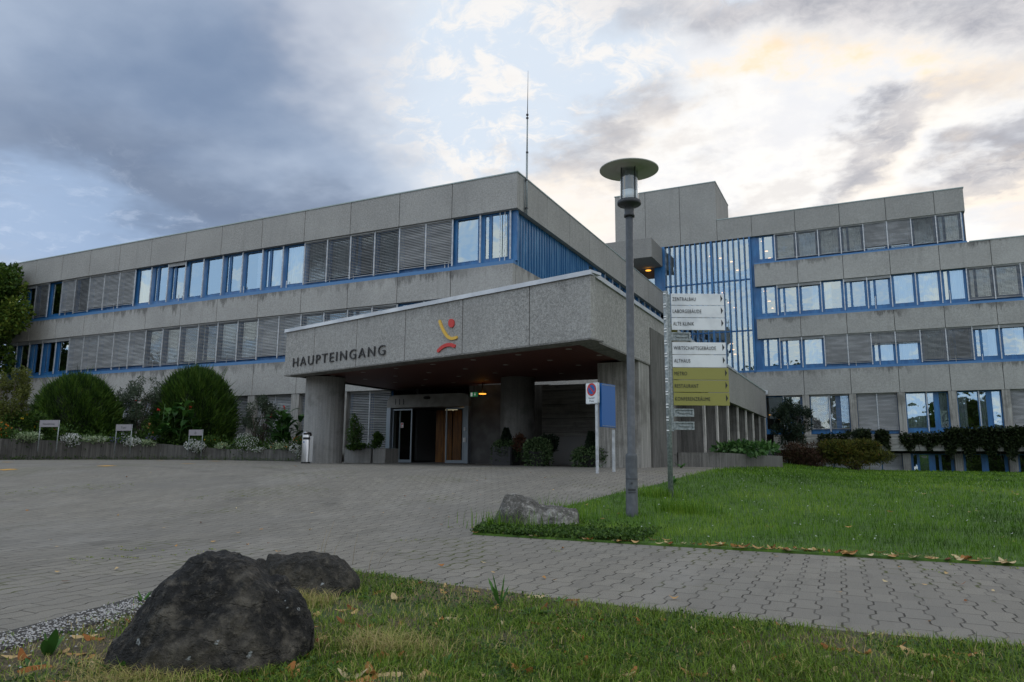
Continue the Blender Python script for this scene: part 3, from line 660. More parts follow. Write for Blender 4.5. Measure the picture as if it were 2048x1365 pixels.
# tower over the stair hall
TJ = [-15.97, -13.62, -11.05, -8.45]
tw = band('tower', main, 'x', YE+.003, TJ, zS, TR, .3, M_CON2)
band('tower_side', tw, 'y', -8.453, [YE+.303, YE+3, YE+5.5], zR-.3, TR, .3, M_CON2)
band('tower_side', tw, 'y', -15.67, [YE+.303, YE+3, YE+5.5], zS-2, TR, .3, M_CON2)
c = MB(); c.box(-16.0, -8.42, YE-.03, YE+.30, TR, TR+.06); c.box(-8.75, -8.42, YE+.30, YE+5.5, TR, TR+.06); obj('tower_coping', c, M_TCOPE, tw)
# windows
wy = YE+.24
HB = [-4.65+1.37*i for i in range(13)]
def rw(z0, z1, codes, xs, bot=.27):
    for (a, b_), cd in zip(zip(xs[:-1], xs[1:]), codes): window(main, (a, wy, z0), 0, b_-a, z1-z0, cd, bot)
rw(b3t+.10, zS, ['AS', 'AcS', 'AcS', 'BcS', 'AC', 'AC', 'AcS', 'BcS'], HB[:9], .12)
rw(b2t+.14, b3b, ['Br', 'Aqr', 'Al', 'Br', 'Br', 'Ac', 'Ac', 'Bc', 'BcS', 'AcS', 'Ah', 'Ac'], HB)
rw(b1t+.14, b2b, ['Br', 'Acr', 'AC', 'AC', 'Bch', 'Ach', 'AcS', 'BS', 'Bqr', 'Aqr', 'AC', 'AC'], HB)
rails(main, [(x, wy-.12) for x in HB[:9]], 0, b3t+.14, zS); rails(main, [(x, wy-.12) for x in HB], 0, b2t+.2, b3b); rails(main, [(x, wy-.12) for x in HB], 0, b1t+.2, b2b)
for z0, z1 in ((b3t+.10, zS), (b2t+.14, b3b), (b1t+.14, b2b)): window(main, (-5.85, wy, z0), 0, 1.2, z1-z0, 'B', .27)
e = MB()
for z0 in (b3t, b2t, b1t): e.box(-6.05 if z0 > b1t+1 else -9.3, 13.05 if z0 < b3t-1 else 6.5, YE+.05, wy+.08, z0+.003, z0+(.10 if z0 == b3t else .14))
objs('window_sill', e, M_SILL, main)
e = MB()
e.box(-6.22, -5.85, wy-.04, wy+.20, b1t+.145, zS-.003); 
e.box(6.26, 6.40, wy-.04, wy+.2, b3t+.103, zS-.003)
objs('corner_panel', e, M_BLUE, main)
e = MB()
for i in (0, 4, 7): e.box(HB[i]+.40, HB[i]+.43, wy-.09, wy-.06, b2t+.1, b2t+1.0)
for i in (0, 3, 4, 7, 8): e.box(HB[i]+.40, HB[i]+.43, wy-.09, wy-.06, b1t+.1, b1t+.55)
objs('crank_rod', e, M_ALU, main)
# rooms
c = MB()
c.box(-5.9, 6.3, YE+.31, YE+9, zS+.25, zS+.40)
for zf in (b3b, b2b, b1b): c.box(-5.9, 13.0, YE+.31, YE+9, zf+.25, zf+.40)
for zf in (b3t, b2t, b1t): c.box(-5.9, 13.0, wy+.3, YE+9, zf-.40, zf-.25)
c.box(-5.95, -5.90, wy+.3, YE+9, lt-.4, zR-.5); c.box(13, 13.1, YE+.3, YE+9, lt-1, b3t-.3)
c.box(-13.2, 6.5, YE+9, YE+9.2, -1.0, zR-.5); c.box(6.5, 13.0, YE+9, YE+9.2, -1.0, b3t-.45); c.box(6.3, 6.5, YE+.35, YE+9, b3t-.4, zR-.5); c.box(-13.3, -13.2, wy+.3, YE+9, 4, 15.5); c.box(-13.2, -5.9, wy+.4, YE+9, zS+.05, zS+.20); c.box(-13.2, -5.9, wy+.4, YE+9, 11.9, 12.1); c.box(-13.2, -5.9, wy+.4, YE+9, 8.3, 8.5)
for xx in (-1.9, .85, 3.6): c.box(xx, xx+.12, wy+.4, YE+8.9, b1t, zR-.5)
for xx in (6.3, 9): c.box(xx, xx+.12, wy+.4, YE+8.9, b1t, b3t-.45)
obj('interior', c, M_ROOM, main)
# glazed stair hall: glass sheet, deep blue fins, transoms
gx0, gx1, gz0, gz1 = -12.36, -6.22, 5.72, zS
hall = MB(); hall.quad((gx0, wy, gz0), (gx1, wy, gz0), (gx1, wy, gz1), (gx0, wy, gz1)); hall = obj('stair_hall_glazing', hall, M_GLASS, main)
e = MB()
fx = np.linspace(-12.30, -6.29, 17)
for i, x in enumerate(fx):
    wd = .07 if i in (0, 9, 16) else .032
    e.box(x-wd, x+wd, YE-.02 if wd < .07 else YE-.05, wy-.003, gz0+.05, gz1-.003)
for zz in (12.30, 8.70): e.box(gx0, gx1, wy-.07, wy-.004, zz-.05, zz+.05)
e.box(gx0, gx1, YE+.02, wy+.05, gz0-.15, gz0+.05); obj('glazing_bars', e, M_BLUE, hall)
lamps = MB()
def lamp_disc(mb, x, y, z, r=.115): mb.lathe([(r, -.03), (r, 0)], (x, y, z), 14)
LZ = [(1438, 490), (1441, 517), (1463, 524), (1475, 541), (1421, 513), (1446, 586), (1458, 606), (1470, 616), (1480, 628), (1449, 644), (1463, 688), (1470, 709), (1482, 718), (1437, 470), (1466, 700)]
for (a, c_) in LZ:
    zc = 15.2 if c_ < 550 else (11.85 if c_ < 640 else 8.25)
    d = ray(a, c_); t = (zc-.05)/d[2]; p = d*t
    if YE+.7 < p[1] < YE+8.6: lamp_disc(lamps, p[0], p[1], zc-.03)
for zc in (15.15, 11.85, 8.2):
    for (a, c_) in ((1525, 483), (1533, 503), (1539, 517)):
        dz_ = {15.15: 0, 11.85: 98, 8.2: 208}[zc]; d = ray(a+ (0 if dz_ == 0 else 3+dz_/40), c_+dz_+(2 if dz_ else 0)); t = (zc-.05)/d[2]; p = d*t
        if YE+.6 < p[1] < YE+8.8: lamp_disc(lamps, p[0], p[1], zc-.03)
objs('ceiling_lamp', lamps, M_LAMP, hall)
# left of the hall: projecting roof box, recess with lamp, blue column
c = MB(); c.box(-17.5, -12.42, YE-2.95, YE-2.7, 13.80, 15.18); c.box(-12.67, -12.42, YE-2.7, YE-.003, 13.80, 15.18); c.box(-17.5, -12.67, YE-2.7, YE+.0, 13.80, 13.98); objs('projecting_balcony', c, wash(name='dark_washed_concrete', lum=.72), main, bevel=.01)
c = MB(); c.box(-13.02, -12.37, YE-.0, wy+.1, 11.0, 13.78); c.box(-12.6, -12.37, YE-.003, wy+.1, 13.78, zS-.01); objs('corner_panel', c, M_BLUE, main)
c = MB(); c.quad((-17.5, YE+.3, 11), (-13.02, YE+.3, 11), (-13.02, YE+.3, 13.05), (-17.5, YE+.3, 13.05)); obj('recess_glazing', c, M_GLASS, main)
c = MB(); c.box(-17.5, -13.05, YE+.32, YE+4, 13.78, 13.9); c.box(-17.5, -13.05, YE+4, YE+4.1, 10, 13.8); c.box(-17.5, -13.03, YE+.28, YE+.34, 13.05, 13.78); objs('recess_lining', c, mat('dark_brown_lining', **{'Base Color': (.035, .028, .022), 'Roughness': .8}), main)
c = MB(); lamp_disc(c, -13.45, YE-.1, 13.62, .2); obj('recess_lamp', c, M_LAMP2, main)
# ground storey: pillars between pairs of tall windows
e = MB()
for x in J[:-1]: e.box(x-.16 if x > -5 else x-.1, x+.26, YE+.02, YE+.5, lt+.003, b1b-.003)
objs('pillar', e, M_PIL, main)
gcodes = [('W', 'Bs'), ('Ws', 'Ds'), ('WC', 'WC'), ('Wc', 'Dq'), ('Wl', 'Dc'), ('WC', 'WC'), ('WC', 'WS')]
for (a, b_), cd in zip(zip(J[:-1], J[1:]), gcodes):
    a2, b2 = a+.26, b_-.16; mid = (a2+b2)/2
    window(main, (a2, YE+.34, lt+.05), 0, mid-a2, b1b-lt-.06, cd[0], .34); window(main, (mid, YE+.34, lt+.05), 0, b2-mid, b1b-lt-.06, cd[1], .34)
    rails(main, [(mid, YE+.22)], 0, lt+.15, b1b)
c = MB()
for (a, c_) in ((1540, 830), (1555, 823), (1558, 839), (1553, 827), (1560, 843)):
    p = at(a, c_, 49.5+(843-c_)*.06); c.lathe([(.07, -.03), (.07, 0)], tuple(p), 10)
objs('ceiling_lamp', c, M_LAMP2, main)
# parapet wall under them and the sunken windows below
e = MB(); e.box(-5.3, 13.1, YE-.28, YE+.30, lb, lt); obj('parapet_wall', e, M_PALEW, main)
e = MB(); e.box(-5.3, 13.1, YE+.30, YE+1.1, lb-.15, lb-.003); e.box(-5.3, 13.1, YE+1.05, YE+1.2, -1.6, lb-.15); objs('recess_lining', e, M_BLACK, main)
e = MB()
for x in J[1:-1]: e.box(x-.12, x+.30, YE+.1, YE+.6, -1.6, lb-.155)
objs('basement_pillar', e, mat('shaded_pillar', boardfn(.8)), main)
for i, (a, b_) in enumerate(zip(J[:-1], J[1:])):
    a2, b2 = a+.30, b_-.12; mid = (a2+b2)/2; cd = ('AS', 'AC', 'AC', 'B', 'A', 'A', 'A')[i]
    for x0, x1 in ((a2, mid), (mid, b2)): window(main, (x0, YE+.62, -1.35), 0, x1-x0, 1.75, cd, .3)
e = MB(); e.box(-5.3, 13.1, YE+.62, YE+.75, .40, lb-.155); obj('basement_lintel', e, M_BLUE, main)

# ------------------------------------------------------------ ENTRANCE CANOPY with its low side wing
ZC0, ZC1 = 2.80, 4.385
CA = np.array([-5.66, 15.83]); CB = np.array([-18.41, 19.2]); CC = np.array([-18.6, 25.68])
can = thing('entrance_canopy', 'low angular concrete entrance canopy with HAUPTEINGANG lettering and a red and yellow emblem', 'canopy', (-12, 21, -.28))
u = (CB-CA)/np.linalg.norm(CB-CA); L = float(np.linalg.norm(CB-CA)); nrm = np.array([u[1], -u[0]]); 
if nrm[1] > 0: nrm = -nrm            # outward (toward the viewer)
M_CAN = wash(ZC1-.02, name='washed_concrete_canopy', lum=1.0, stain=.30, spk=.85)
def fascia(p0, d, s0, s1, out, z0, z1, th=.22):
    a = p0+d*s0; b_ = p0+d*s1; i = -out*th; c_ = [(a+b_)/2+i/2]
    cen = (*((a+b_)/2+i/2), (z0+z1)/2); return cen, (*(d*(s1-s0)/2), 0), (*(i/2), 0), (0, 0, (z1-z0)/2)
e = MB()
gj = .013
fj = [.0, 1.89, 4.29, 6.70, 9.06, 11.41, L]
for a, b_ in zip(fj[:-1], fj[1:]): e.obox(*fascia(CA, u, a+(gj if a else 0), b_-gj, nrm, ZC0, ZC1))
for a, b_ in zip([16.05, 17.83, 19.38, 20.9, 22.42, 23.9], [17.83, 19.38, 20.9, 22.42, 23.9, 24.4]):
    zb = ZC0 if b_ < 21.3 else (ZC0 if a < 21 else 3.93)
    if a < 21.2 < b_: e.box(CA[0]-.22, CA[0], a+.006, 21.2, ZC0, ZC1); e.box(CA[0]-.22, CA[0], 21.2, b_-.006, 3.93, ZC1)
    else: e.box(CA[0]-.22, CA[0], a+.006, b_-.006, zb, ZC1)
obj('fascia', e, M_CAN, can, bevel=.006)
e = MB()
e.obox(*fascia(CA+nrm*-.03, u, .3, L-.02, nrm, ZC0+.02, ZC1-.02, .17)); e.box(CA[0]-.2, CA[0]-.03, 16.2, 24.3, 3.95, ZC1-.02); e.box(CA[0]-.2, CA[0]-.03, 16.2, 21.1, ZC0+.02, 3.94)
e.box(CB[0]+.0, CB[0]+.22, CB[1]+.1, 25.66, ZC0, ZC1); obj('joint_backing', e, M_BLACK, can)
e = MB(); k_ = .05                    # metal coping
e.obox(*fascia(CA+nrm*.05, u, -.05, L+.05, nrm, ZC1+.002, ZC1+.065, .45)); e.obox(*fascia(CA+nrm*.05, u, -.05, L+.05, nrm, ZC1-.05, ZC1+.002, .045))
e.box(CA[0]-.4, CA[0]+.05, 15.9, 38.0, ZC1+.004, ZC1+.063); e.box(CA[0]+.005, CA[0]+.05, 15.85, 38.0, ZC1-.05, ZC1+.004); obj('coping', e, M_COPE, can)
SO = [tuple(CA+nrm*-.2+u*.15), (CA[0]-.21, 24.9), (-14.05, 24.9), (-14.05, 25.66), (-18.38, 25.66), tuple(CB+nrm*-.2)]
def ccw(p):
    a = sum(p[i][0]*p[(i+1) % len(p)][1]-p[(i+1) % len(p)][0]*p[i][1] for i in range(len(p))); return p if a > 0 else p[::-1]
e = MB(); e.prism(ccw(SO), ZC0+.035, ZC0+.10); obj('soffit', e, M_SOFF, can)
e = MB(); e.prism(ccw(SO), ZC1-.35, ZC1-.25); obj('roof', e, M_ROOF, can)
# shallow concrete lip under the fascia
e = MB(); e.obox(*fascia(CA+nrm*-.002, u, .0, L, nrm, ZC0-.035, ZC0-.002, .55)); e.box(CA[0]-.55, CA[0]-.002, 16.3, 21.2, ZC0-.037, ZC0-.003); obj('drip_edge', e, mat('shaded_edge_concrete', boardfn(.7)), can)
e = MB(); e2 = MB()
for i in range(7):
    for j in range(4):
        a = CA+u*(1.6+i*1.75)-nrm*(1.3+j*1.45)
        if a[1] < 24.6: e.lathe([(.085, -.006), (.085, .05)], (a[0], a[1], ZC0+.03), 14)
objs('downlight', e, M_OFF, can)
p = ray(965, 789); p = p*(2.72/p[2])
pl_ = ray(965, 789); pl_ = pl_*(24.3/pl_[1]); e2 = MB(); lamp_disc(e2, pl_[0], pl_[1], pl_[2]+.03, .14); obj('lit_downlight', e2, M_LAMP2, can); e2 = MB(); e2.lathe([(.02, .002), (.02, ZC0+.03-pl_[2])], (pl_[0], pl_[1], pl_[2]+.03), 8); obj('lamp_stem', e2, M_BLK, can)
# lettering and emblem on the front
def FP(s, z, off=.02): 
    q_ = CA+u*s+nrm*off; return np.array([q_[0], q_[1], z])
Xd = np.array([-u[0], -u[1], 0.])
def fr(px, py):
    d = ray(px, py); t = (CA@nrm)/(d[:2]@nrm); p = d*t; return float((p[:2]-CA)@u), float(p[2])
s0, zb_ = fr(587, 734.7); s1, zt_ = fr(771.5, 708); hl = fr(588.5, 716.5)[1]-zb_
text_obj('lettering', 'HAUPTEINGANG', M_BLK, can, FP(s0, zb_, .03), Xd, (0, 0, 1), w=s0-s1, h=hl*1.0, depth=.03, sp=1.28, thin=-.008)
def stroke(name, pts, wd, m_, parent, th=.03):
    P2 = [np.array(fr(*p)) for p in pts]; mb = MB(); n = len(P2); Lf = []; Rt = []
    for i in range(n):
        d = P2[min(i+1, n-1)]-P2[max(i-1, 0)]; d /= np.linalg.norm(d); nn = np.array([-d[1], d[0]])
        Lf.append(P2[i]+nn*wd/2); Rt.append(P2[i]-nn*wd/2)
    def cap(c_, d, r): return [c_+r*np.array([math.cos(a)*d[0]-math.sin(a)*d[1], math.sin(a)*d[0]+math.cos(a)*d[1]]) for a in np.linspace(-math.pi/2, math.pi/2, 7)[1:-1]]
    de = P2[-1]-P2[-2]; de /= np.linalg.norm(de); ds = P2[0]-P2[1]; ds /= np.linalg.norm(ds)
    out = Rt+cap(P2[-1], de, wd/2)+Lf[::-1]+cap(P2[0], ds, wd/2)
    f_ = [tuple(FP(q_[0], q_[1], .01+th)) for q_ in out]; bk_ = [tuple(FP(q_[0], q_[1], .003)) for q_ in out]
    m2 = len(Rt); nC = 5
    for i in range(len(P2)-1):
        mb.quad(tuple(FP(*Lf[i], .01+th)), tuple(FP(*Rt[i], .01+th)), tuple(FP(*Rt[i+1], .01+th)), tuple(FP(*Lf[i+1], .01+th)))
    mb.quad(*([tuple(FP(*Rt[-1], .01+th))]+[tuple(FP(q_[0], q_[1], .01+th)) for q_ in cap(P2[-1], de, wd/2)]+[tuple(FP(*Lf[-1], .01+th))]))
    mb.quad(*([tuple(FP(*Lf[0], .01+th))]+[tuple(FP(q_[0], q_[1], .01+th)) for q_ in cap(P2[0], ds, wd/2)]+[tuple(FP(*Rt[0], .01+th))]))
    for i in range(len(out)):
        j = (i+1) % len(out); mb.quad(f_[i], f_[j], bk_[j], bk_[i])
    return obj(name, mb, m_, parent)
def smooth(pts, n=6):
    P = [np.array(p, float) for p in pts]; P = [P[0]]+P+[P[-1]]; out = []
    for i in range(1, len(P)-2):
        for k in range(n):
            t = k/n; out.append(.5*((2*P[i])+(-P[i-1]+P[i+1])*t+(2*P[i-1]-5*P[i]+4*P[i+1]-P[i+2])*t*t+(-P[i-1]+3*P[i]-3*P[i+1]+P[i+2])*t**3))
    out.append(P[-2]); return out
kx = 400/2048.
cv = lambda L_: [(560+x*kx, 600+y*kx) for x, y in L_]
emb = stroke('emblem', smooth(cv([(1641, 222), (1662, 280), (1690, 335), (1725, 380), (1765, 398), (1812, 388)])), .085, M_YEL, can)
stroke('emblem_curve', smooth(cv([(1628, 524), (1665, 488), (1710, 466), (1755, 462), (1790, 475)])), .10, M_RED, emb)
hd = MB(); cs, cz = fr(*cv([(1761, 240)])[0]); 
ring = [fr(*cv([(1761-29*math.copysign(abs(math.cos(a))**.8, math.cos(a)), 241-44*math.sin(a))])[0]) for a in np.linspace(0, 2*math.pi, 33)[:-1]]
hd.quad(*[tuple(FP(a, c_, .04)) for a, c_ in ring[::-1]])
for i in range(len(ring)):
    j = (i+1) % len(ring); hd.quad(tuple(FP(*ring[i], .04)), tuple(FP(*ring[j], .04)), tuple(FP(*ring[j], .003)), tuple(FP(*ring[i], .003)))
obj('emblem_dot', hd, M_RED, emb)
# round column at the left end and the piers on the right
cc_ = at(645, 900, 26.1)
e = MB(); seg = 56; R0 = .70
prof = []
k0 = len(e.v)
for i in range(seg):
    a = 2*math.pi*i/seg; r = R0+(.003 if i % 2 else -.003)
    for z_ in (-.4, ZC0-.01): e.v.append((cc_[0]+r*math.cos(a), cc_[1]+r*math.sin(a), z_))
for i in range(seg):
    j = (i+1) % seg; e.f.append((k0+2*i, k0+2*j, k0+2*j+1, k0+2*i+1)); e.sm.append(False)
obj('round_column', e, M_COLM, can)
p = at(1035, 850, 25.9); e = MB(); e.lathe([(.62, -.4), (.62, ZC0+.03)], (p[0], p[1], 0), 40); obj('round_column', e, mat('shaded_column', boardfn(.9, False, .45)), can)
# pier under the right end and the dark wall panel
def XatX(px, X, py=850): d = ray(px, py); return float((d*(X/d[0]))[1])
y1 = XatX(1303, CA[0]); y0 = XatX(1268, CA[0]-.9); y2 = XatX(1352, CA[0]+.02)
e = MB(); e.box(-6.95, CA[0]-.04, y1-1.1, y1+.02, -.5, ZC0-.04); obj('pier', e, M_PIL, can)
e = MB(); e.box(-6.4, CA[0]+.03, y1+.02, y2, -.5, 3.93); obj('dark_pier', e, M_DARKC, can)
# rear walls below the canopy
e = MB(); e.box(-10.9, -6.95, 24.95, 25.2, .75, ZC0-.10); obj('board_marked_wall', e, M_BOARD, can)
e = MB(); e.box(-10.9, -6.95, 24.75, 25.2, -.5, .42); e.box(-10.9, -6.95, 24.93, 25.2, .42, .75); obj('wall_ledge', e, mat('smooth_grey_render', **{'Base Color': (.30, .30, .30), 'Roughness': .9}), can)
e = MB(); e.box(-14.08, -12.0, 24.95, 25.3, -.5, ZC0); objs('rear_wall', e, mat('dark_grey_render', lambda q, bs, m: q.lk(q.mix(q.ss(q.noise(geo(q), 2, 4), .35, .7), (.10, .10, .10), (.16, .16, .16)), bs.inputs['Base Color']), Roughness=.9), can)
e = MB(); e.box(-12.0, -10.9, 25.6, 25.8, -.5, ZC0); e.box(-6.95, -6.75, 25.2, 32, -.4, ZC0+.4); objs('rear_wall', e, M_DARKC, can)
# exit sign (running figure kept as plain pictogram blocks)
pe = ray(948, 789.5); pe = pe*(24.45/pe[1]); ex = MB(); ex.box(pe[0]-.15, pe[0]+.15, 24.42, 24.47, pe[2]-.085, pe[2]+.085)
exs = MB(); exs.box(pe[0]-.01, pe[0]+.01, 24.435, 24.455, pe[2]+.086, ZC0+.03)
exo = obj('exit_sign', ex, mat('exit_green', **{'Base Color': (.02, .22, .08), 'Emission Color': (.05, .5, .2), 'Emission Strength': .10}), can); obj('hanger', exs, M_BLK, exo)
ex = MB(); ex.box(pe[0]-.13, pe[0]-.05, 24.411, 24.419, pe[2]-.07, pe[2]+.07); ex.quad((pe[0]+.02, 24.415, pe[2]+.01), (pe[0]+.10, 24.415, pe[2]+.01), (pe[0]+.06, 24.415, pe[2]-.06)); ex.box(pe[0]+.05, pe[0]+.07, 24.411, 24.419, pe[2]+.01, pe[2]+.07); obj('exit_pictogram', ex, mat('exit_white', **{'Base Color': (.8, .85, .8), 'Emission Color': (.8, .9, .85), 'Emission Strength': .2}), exo)

# automatic sliding entrance
PY = 24.72
door = thing('sliding_entrance', 'grey framed automatic sliding glass entrance numbered 111 under the canopy', 'entrance', (-16.1, PY, -.28))
pz = lambda py: float((ray(850, py)*(PY/ray(850, py)[1]))[2]); pxx = lambda px, py=860: float((ray(px, py)*(PY/ray(px, py)[1]))[0])
xl, xr = pxx(772), pxx(936); ztp = 2.50; zhd = 1.98
M_PORT = mat('grey_beige_portal', lambda q, bs, m: q.lk(q.mix(q.ss(q.noise(geo(q), 3, 3), .35, .7), (.22, .215, .20), (.29, .285, .27)), bs.inputs['Base Color']), Roughness=.5)
M_PFR = mat('light_blue_grey_metal', **{'Base Color': (.30, .35, .40), 'Roughness': .4, 'Metallic': .3})
def arcp(cx, cz, r, a0, a1, n=7): return [(cx+r*math.cos(R_(a)), cz+r*math.sin(R_(a))) for a in np.linspace(a0, a1, n)]
top = [(xl, zhd)]+[(xr, zhd)]+arcp(xr-.35, ztp-.35, .35, 0, 90)+arcp(xl+.35, ztp-.35, .35, 90, 180)
e = MB(); n = len(top)
e.quad(*[(a, PY, c_) for a, c_ in top]); e.quad(*[(a, PY+.5, c_) for a, c_ in top[::-1]])
for i in range(n): j = (i+1) % n; e.quad((top[i][0], PY, top[i][1]), (top[i][0], PY+.5, top[i][1]), (top[j][0], PY+.5, top[j][1]), (top[j][0], PY, top[j][1]))
obj('header', e, M_PORT, door)
e = MB(); e.box(xl, xl+.19, PY, PY+.45, -.30, zhd-.002); e.box(xr-.19, xr, PY, PY+.45, -.30, zhd-.002); objs('side_jamb', e, M_PFR, door)
x0 = pxx(781); x1 = pxx(820); x2 = pxx(888); x3 = pxx(924)
def leaf(xa, xb, y):
    fr_ = MB(); t = .05; fr_.box(xa, xa+t, y, y+.05, -.27, 1.93); fr_.box(xb-t, xb, y, y+.05, -.27, 1.93); fr_.box(xa+t, xb-t, y, y+.05, -.27, -.15); fr_.box(xa+t, xb-t, y, y+.05, 1.87, 1.93)
    o = obj('door_leaf', fr_, M_PFR, door); g_ = MB(); g_.quad((xa+t, y+.025, -.15), (xb-t, y+.025, -.15), (xb-t, y+.025, 1.87), (xa+t, y+.025, 1.87)); obj('pane', g_, M_GLASS2, o); return o
lf = leaf(x0, x1, PY+.12); leaf(x2, x3, PY+.12)
e = MB(); e.box(x0+.22, x0+.27, PY+.30, PY+.35, -.28, 1.95); objs('inner_frame', e, M_PFR, door)
e = MB(); mx_ = pxx(800); e.box(mx_-.07, mx_+.07, PY+.135, PY+.139, 1.15, 1.36); st_ = obj('sticker', e, M_WHITE, lf)
e = MB(); e.box(mx_-.045, mx_+.045, PY+.130, PY+.134, 1.28, 1.34); e.box(mx_-.045, mx_+.045, PY+.130, PY+.134, 1.17, 1.20); e.box(mx_-.045, mx_-.02, PY+.130, PY+.134, 1.20, 1.28); obj('sticker_print', e, M_RED, st_)
text_obj('number', '111', M_BLK, door, (pxx(789), PY-.008, 2.10), (1, 0, 0), (0, 0, 1), w=pxx(806)-pxx(789), h=.25, depth=.012)
e = MB(); a_ = pxx(853); e.lathe([(.0, 0), (.12, .0), (.16, .05), (.12, .1), (.0, .1)], (a_, PY-.03, 2.30), 16, cap=False); obj('motion_sensor', e, M_BLK, door)
e = MB(); a_ = pxx(930); e.box(a_-.04, a_+.04, PY-.04, PY-.003, 1.0, 1.14); e.box(a_-.06, a_+.06, PY-.05, PY-.003, .55, .73); objs('door_switch', e, M_WHITE, door)
# porch interior
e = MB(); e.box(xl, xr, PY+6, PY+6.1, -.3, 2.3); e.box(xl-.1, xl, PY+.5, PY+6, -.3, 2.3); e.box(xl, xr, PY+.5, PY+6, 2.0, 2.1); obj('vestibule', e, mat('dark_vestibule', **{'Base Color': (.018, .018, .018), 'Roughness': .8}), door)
e = MB(); e.box(xl, xr+.2, PY+.0, PY+6, -.285, -.265); obj('floor_mat', e, mat('dark_floor_mat', **{'Base Color': (.04, .04, .04), 'Roughness': .95}), door)
e = MB(); yo_ = PY+1.3; fx_ = lambda px: float((ray(px, 860)*(yo_/ray(px, 860)[1]))[0])
for a, b_ in ((872, 887), (888, 903.5), (906, 922)): e.box(fx_(a), fx_(b_), yo_, yo_+.04, -.26, 1.92)
objs('orange_panel', e, mat('orange_wood_panel', lambda q, bs, m: q.lk(q.mix(q.ss(q.noise(q.scale(geo(q), (6, 6, .7)), 2, 4), .35, .7), (.15, .055, .008), (.30, .12, .018)), bs.inputs['Base Color']), Roughness=.5), door)
e = MB(); e.box(pxx(853)-.1, pxx(853)+.45, PY+1.6, PY+1.7, 1.92, 1.97); obj('vestibule_fill', e, mat('vestibule_fill_glow', **{'Base Color': (.8, .8, .7), 'Emission Color': (1, .9, .6), 'Emission Strength': .35}), door)  # glowing strip added to brighten the porch interior
e = MB(); e.box(xr-.9, xr-.3, PY+.75, PY+1.1, 1.95, 1.97); obj('vestibule_fill', e, mat('panel_fill_glow', **{'Base Color': (.8, .7, .5), 'Emission Color': (1, .7, .35), 'Emission Strength': 1.1}), door)  # glowing patch added above to light the orange panels

# low colonnade wing to the right, running back to the main block
colw = thing('colonnade_wing', 'low concrete side wing with deep vertical fins, behind the direction sign', 'building', (-6.5, 38, -.3))
e = MB()
for a, b_ in zip(list(np.arange(24.4, 50, 3.24)), list(np.arange(24.4, 50, 3.24)[1:])+[50.05]): e.box(CA[0]-.22, CA[0], a+.01, min(b_, 50.05)-.01, 2.69, ZC1-.02)
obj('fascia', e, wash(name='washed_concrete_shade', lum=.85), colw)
e = MB(); e.box(CA[0]-.4, CA[0]+.03, 38.0, 50.05, ZC1-.018, ZC1+.05); e.box(-9.5, CA[0]-.23, 24.5, 50.0, ZC1-.4, ZC1-.3); obj('coping', e, M_TCOPE, colw)
e = MB(); e.box(CA[0]-.3, CA[0]+.14, 49.95, 50.25, ZC1-.16, ZC1+.12); obj('flashing', e, M_COPE, colw)
fpos = [1385, 1405, 1432, 1455, 1474, 1491, 1505, 1518, 1530]
ft = mat('shaded_fin_concrete', boardfn(.62)); fe = mat('lit_fin_concrete', boardfn(2.0))  # fin sides painted in a shaded tone, added edge strips in a lit one
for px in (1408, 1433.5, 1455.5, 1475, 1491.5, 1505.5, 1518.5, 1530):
    yb = XatX(px, -5.85); e = MB(); e.box(-7.95, -5.80, yb-.16, yb+.02, -.35, 2.70); fo = obj('fin', e, ft, colw); e = MB(); e.box(-5.80, -5.775, yb-.19, yb+.03, -.35, 2.69); e.box(-5.86, -5.80, yb-.19, yb-.163, -.35, 2.69); obj('fin_lit_edge', e, fe, fo)
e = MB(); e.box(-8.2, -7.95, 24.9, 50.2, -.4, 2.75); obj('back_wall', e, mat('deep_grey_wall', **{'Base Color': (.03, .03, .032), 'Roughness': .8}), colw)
# recessed blue door between the dark pier and the first fin
ydo = 26.3
e = MB(); e.box(-7.19, -7.12, 24.3, 28.4, -.28, .55); e.box(-7.19, -7.12, 24.3, 24.6, .55, 2.6); e.box(-7.19, -7.12, 25.5, 25.8, .55, 2.6); e.box(-7.19, -7.12, 26.7, 27.0, .55, 2.6); e.box(-7.19, -7.12, 28.1, 28.4, .55, 2.6); obj('blue_door', e, M_BLUE, colw)
e = MB(); e.box(-7.18, -7.15, 24.6, 28.1, .56, 2.6); obj('door_glass', e, mat('brown_curtained_glass', **{'Base Color': (.16, .12, .10), 'Roughness': .15}), colw)
e = MB(); e.box(-7.1, -5.7, 23.6, 27.9, -.3, -.02); obj('doorstep', e, mat('light_step_concrete', **{'Base Color': (.4, .4, .41), 'Roughness': .9}), colw)

# ------------------------------------------------------------ STREET LAMP
b0 = hit(1264, 1036); z0 = b0[2]; dl = -.439*b0[0]+.898*b0[1]
def zat(py, p, px=1262): d = ray(px, py); return float(d[2]*(dl/(-.439*d[0]+.898*d[1]))) if p is b0 else 0
S = dl/FPX
lamp = thing('street_lamp', 'grey street lamp with a flat disc hood and clear glass cylinder, standing in the lawn', 'street lamp', tuple(b0))
zz = {k: zat(k, b0) for k in (910, 432, 412, 404, 333, 345, 384, 958)}
tilt = [-.0, 0]
o_ = (b0[0], b0[1], 0)
def lx(px, py):                        # small lean of the post
    return None
e = MB(); r1 = .0855*dl/10.5; r2 = .058*dl/10.5
e.lathe([(r1*1.03, z0-.2), (r1*1.03, z0+.10), (r1, z0+.105), (r1, zz[910]-.02), (r1*.96, zz[910]), (r2, zz[910]+.03), (r2, zz[432])], o_, 28); obj('pole', e, M_POLE, lamp)
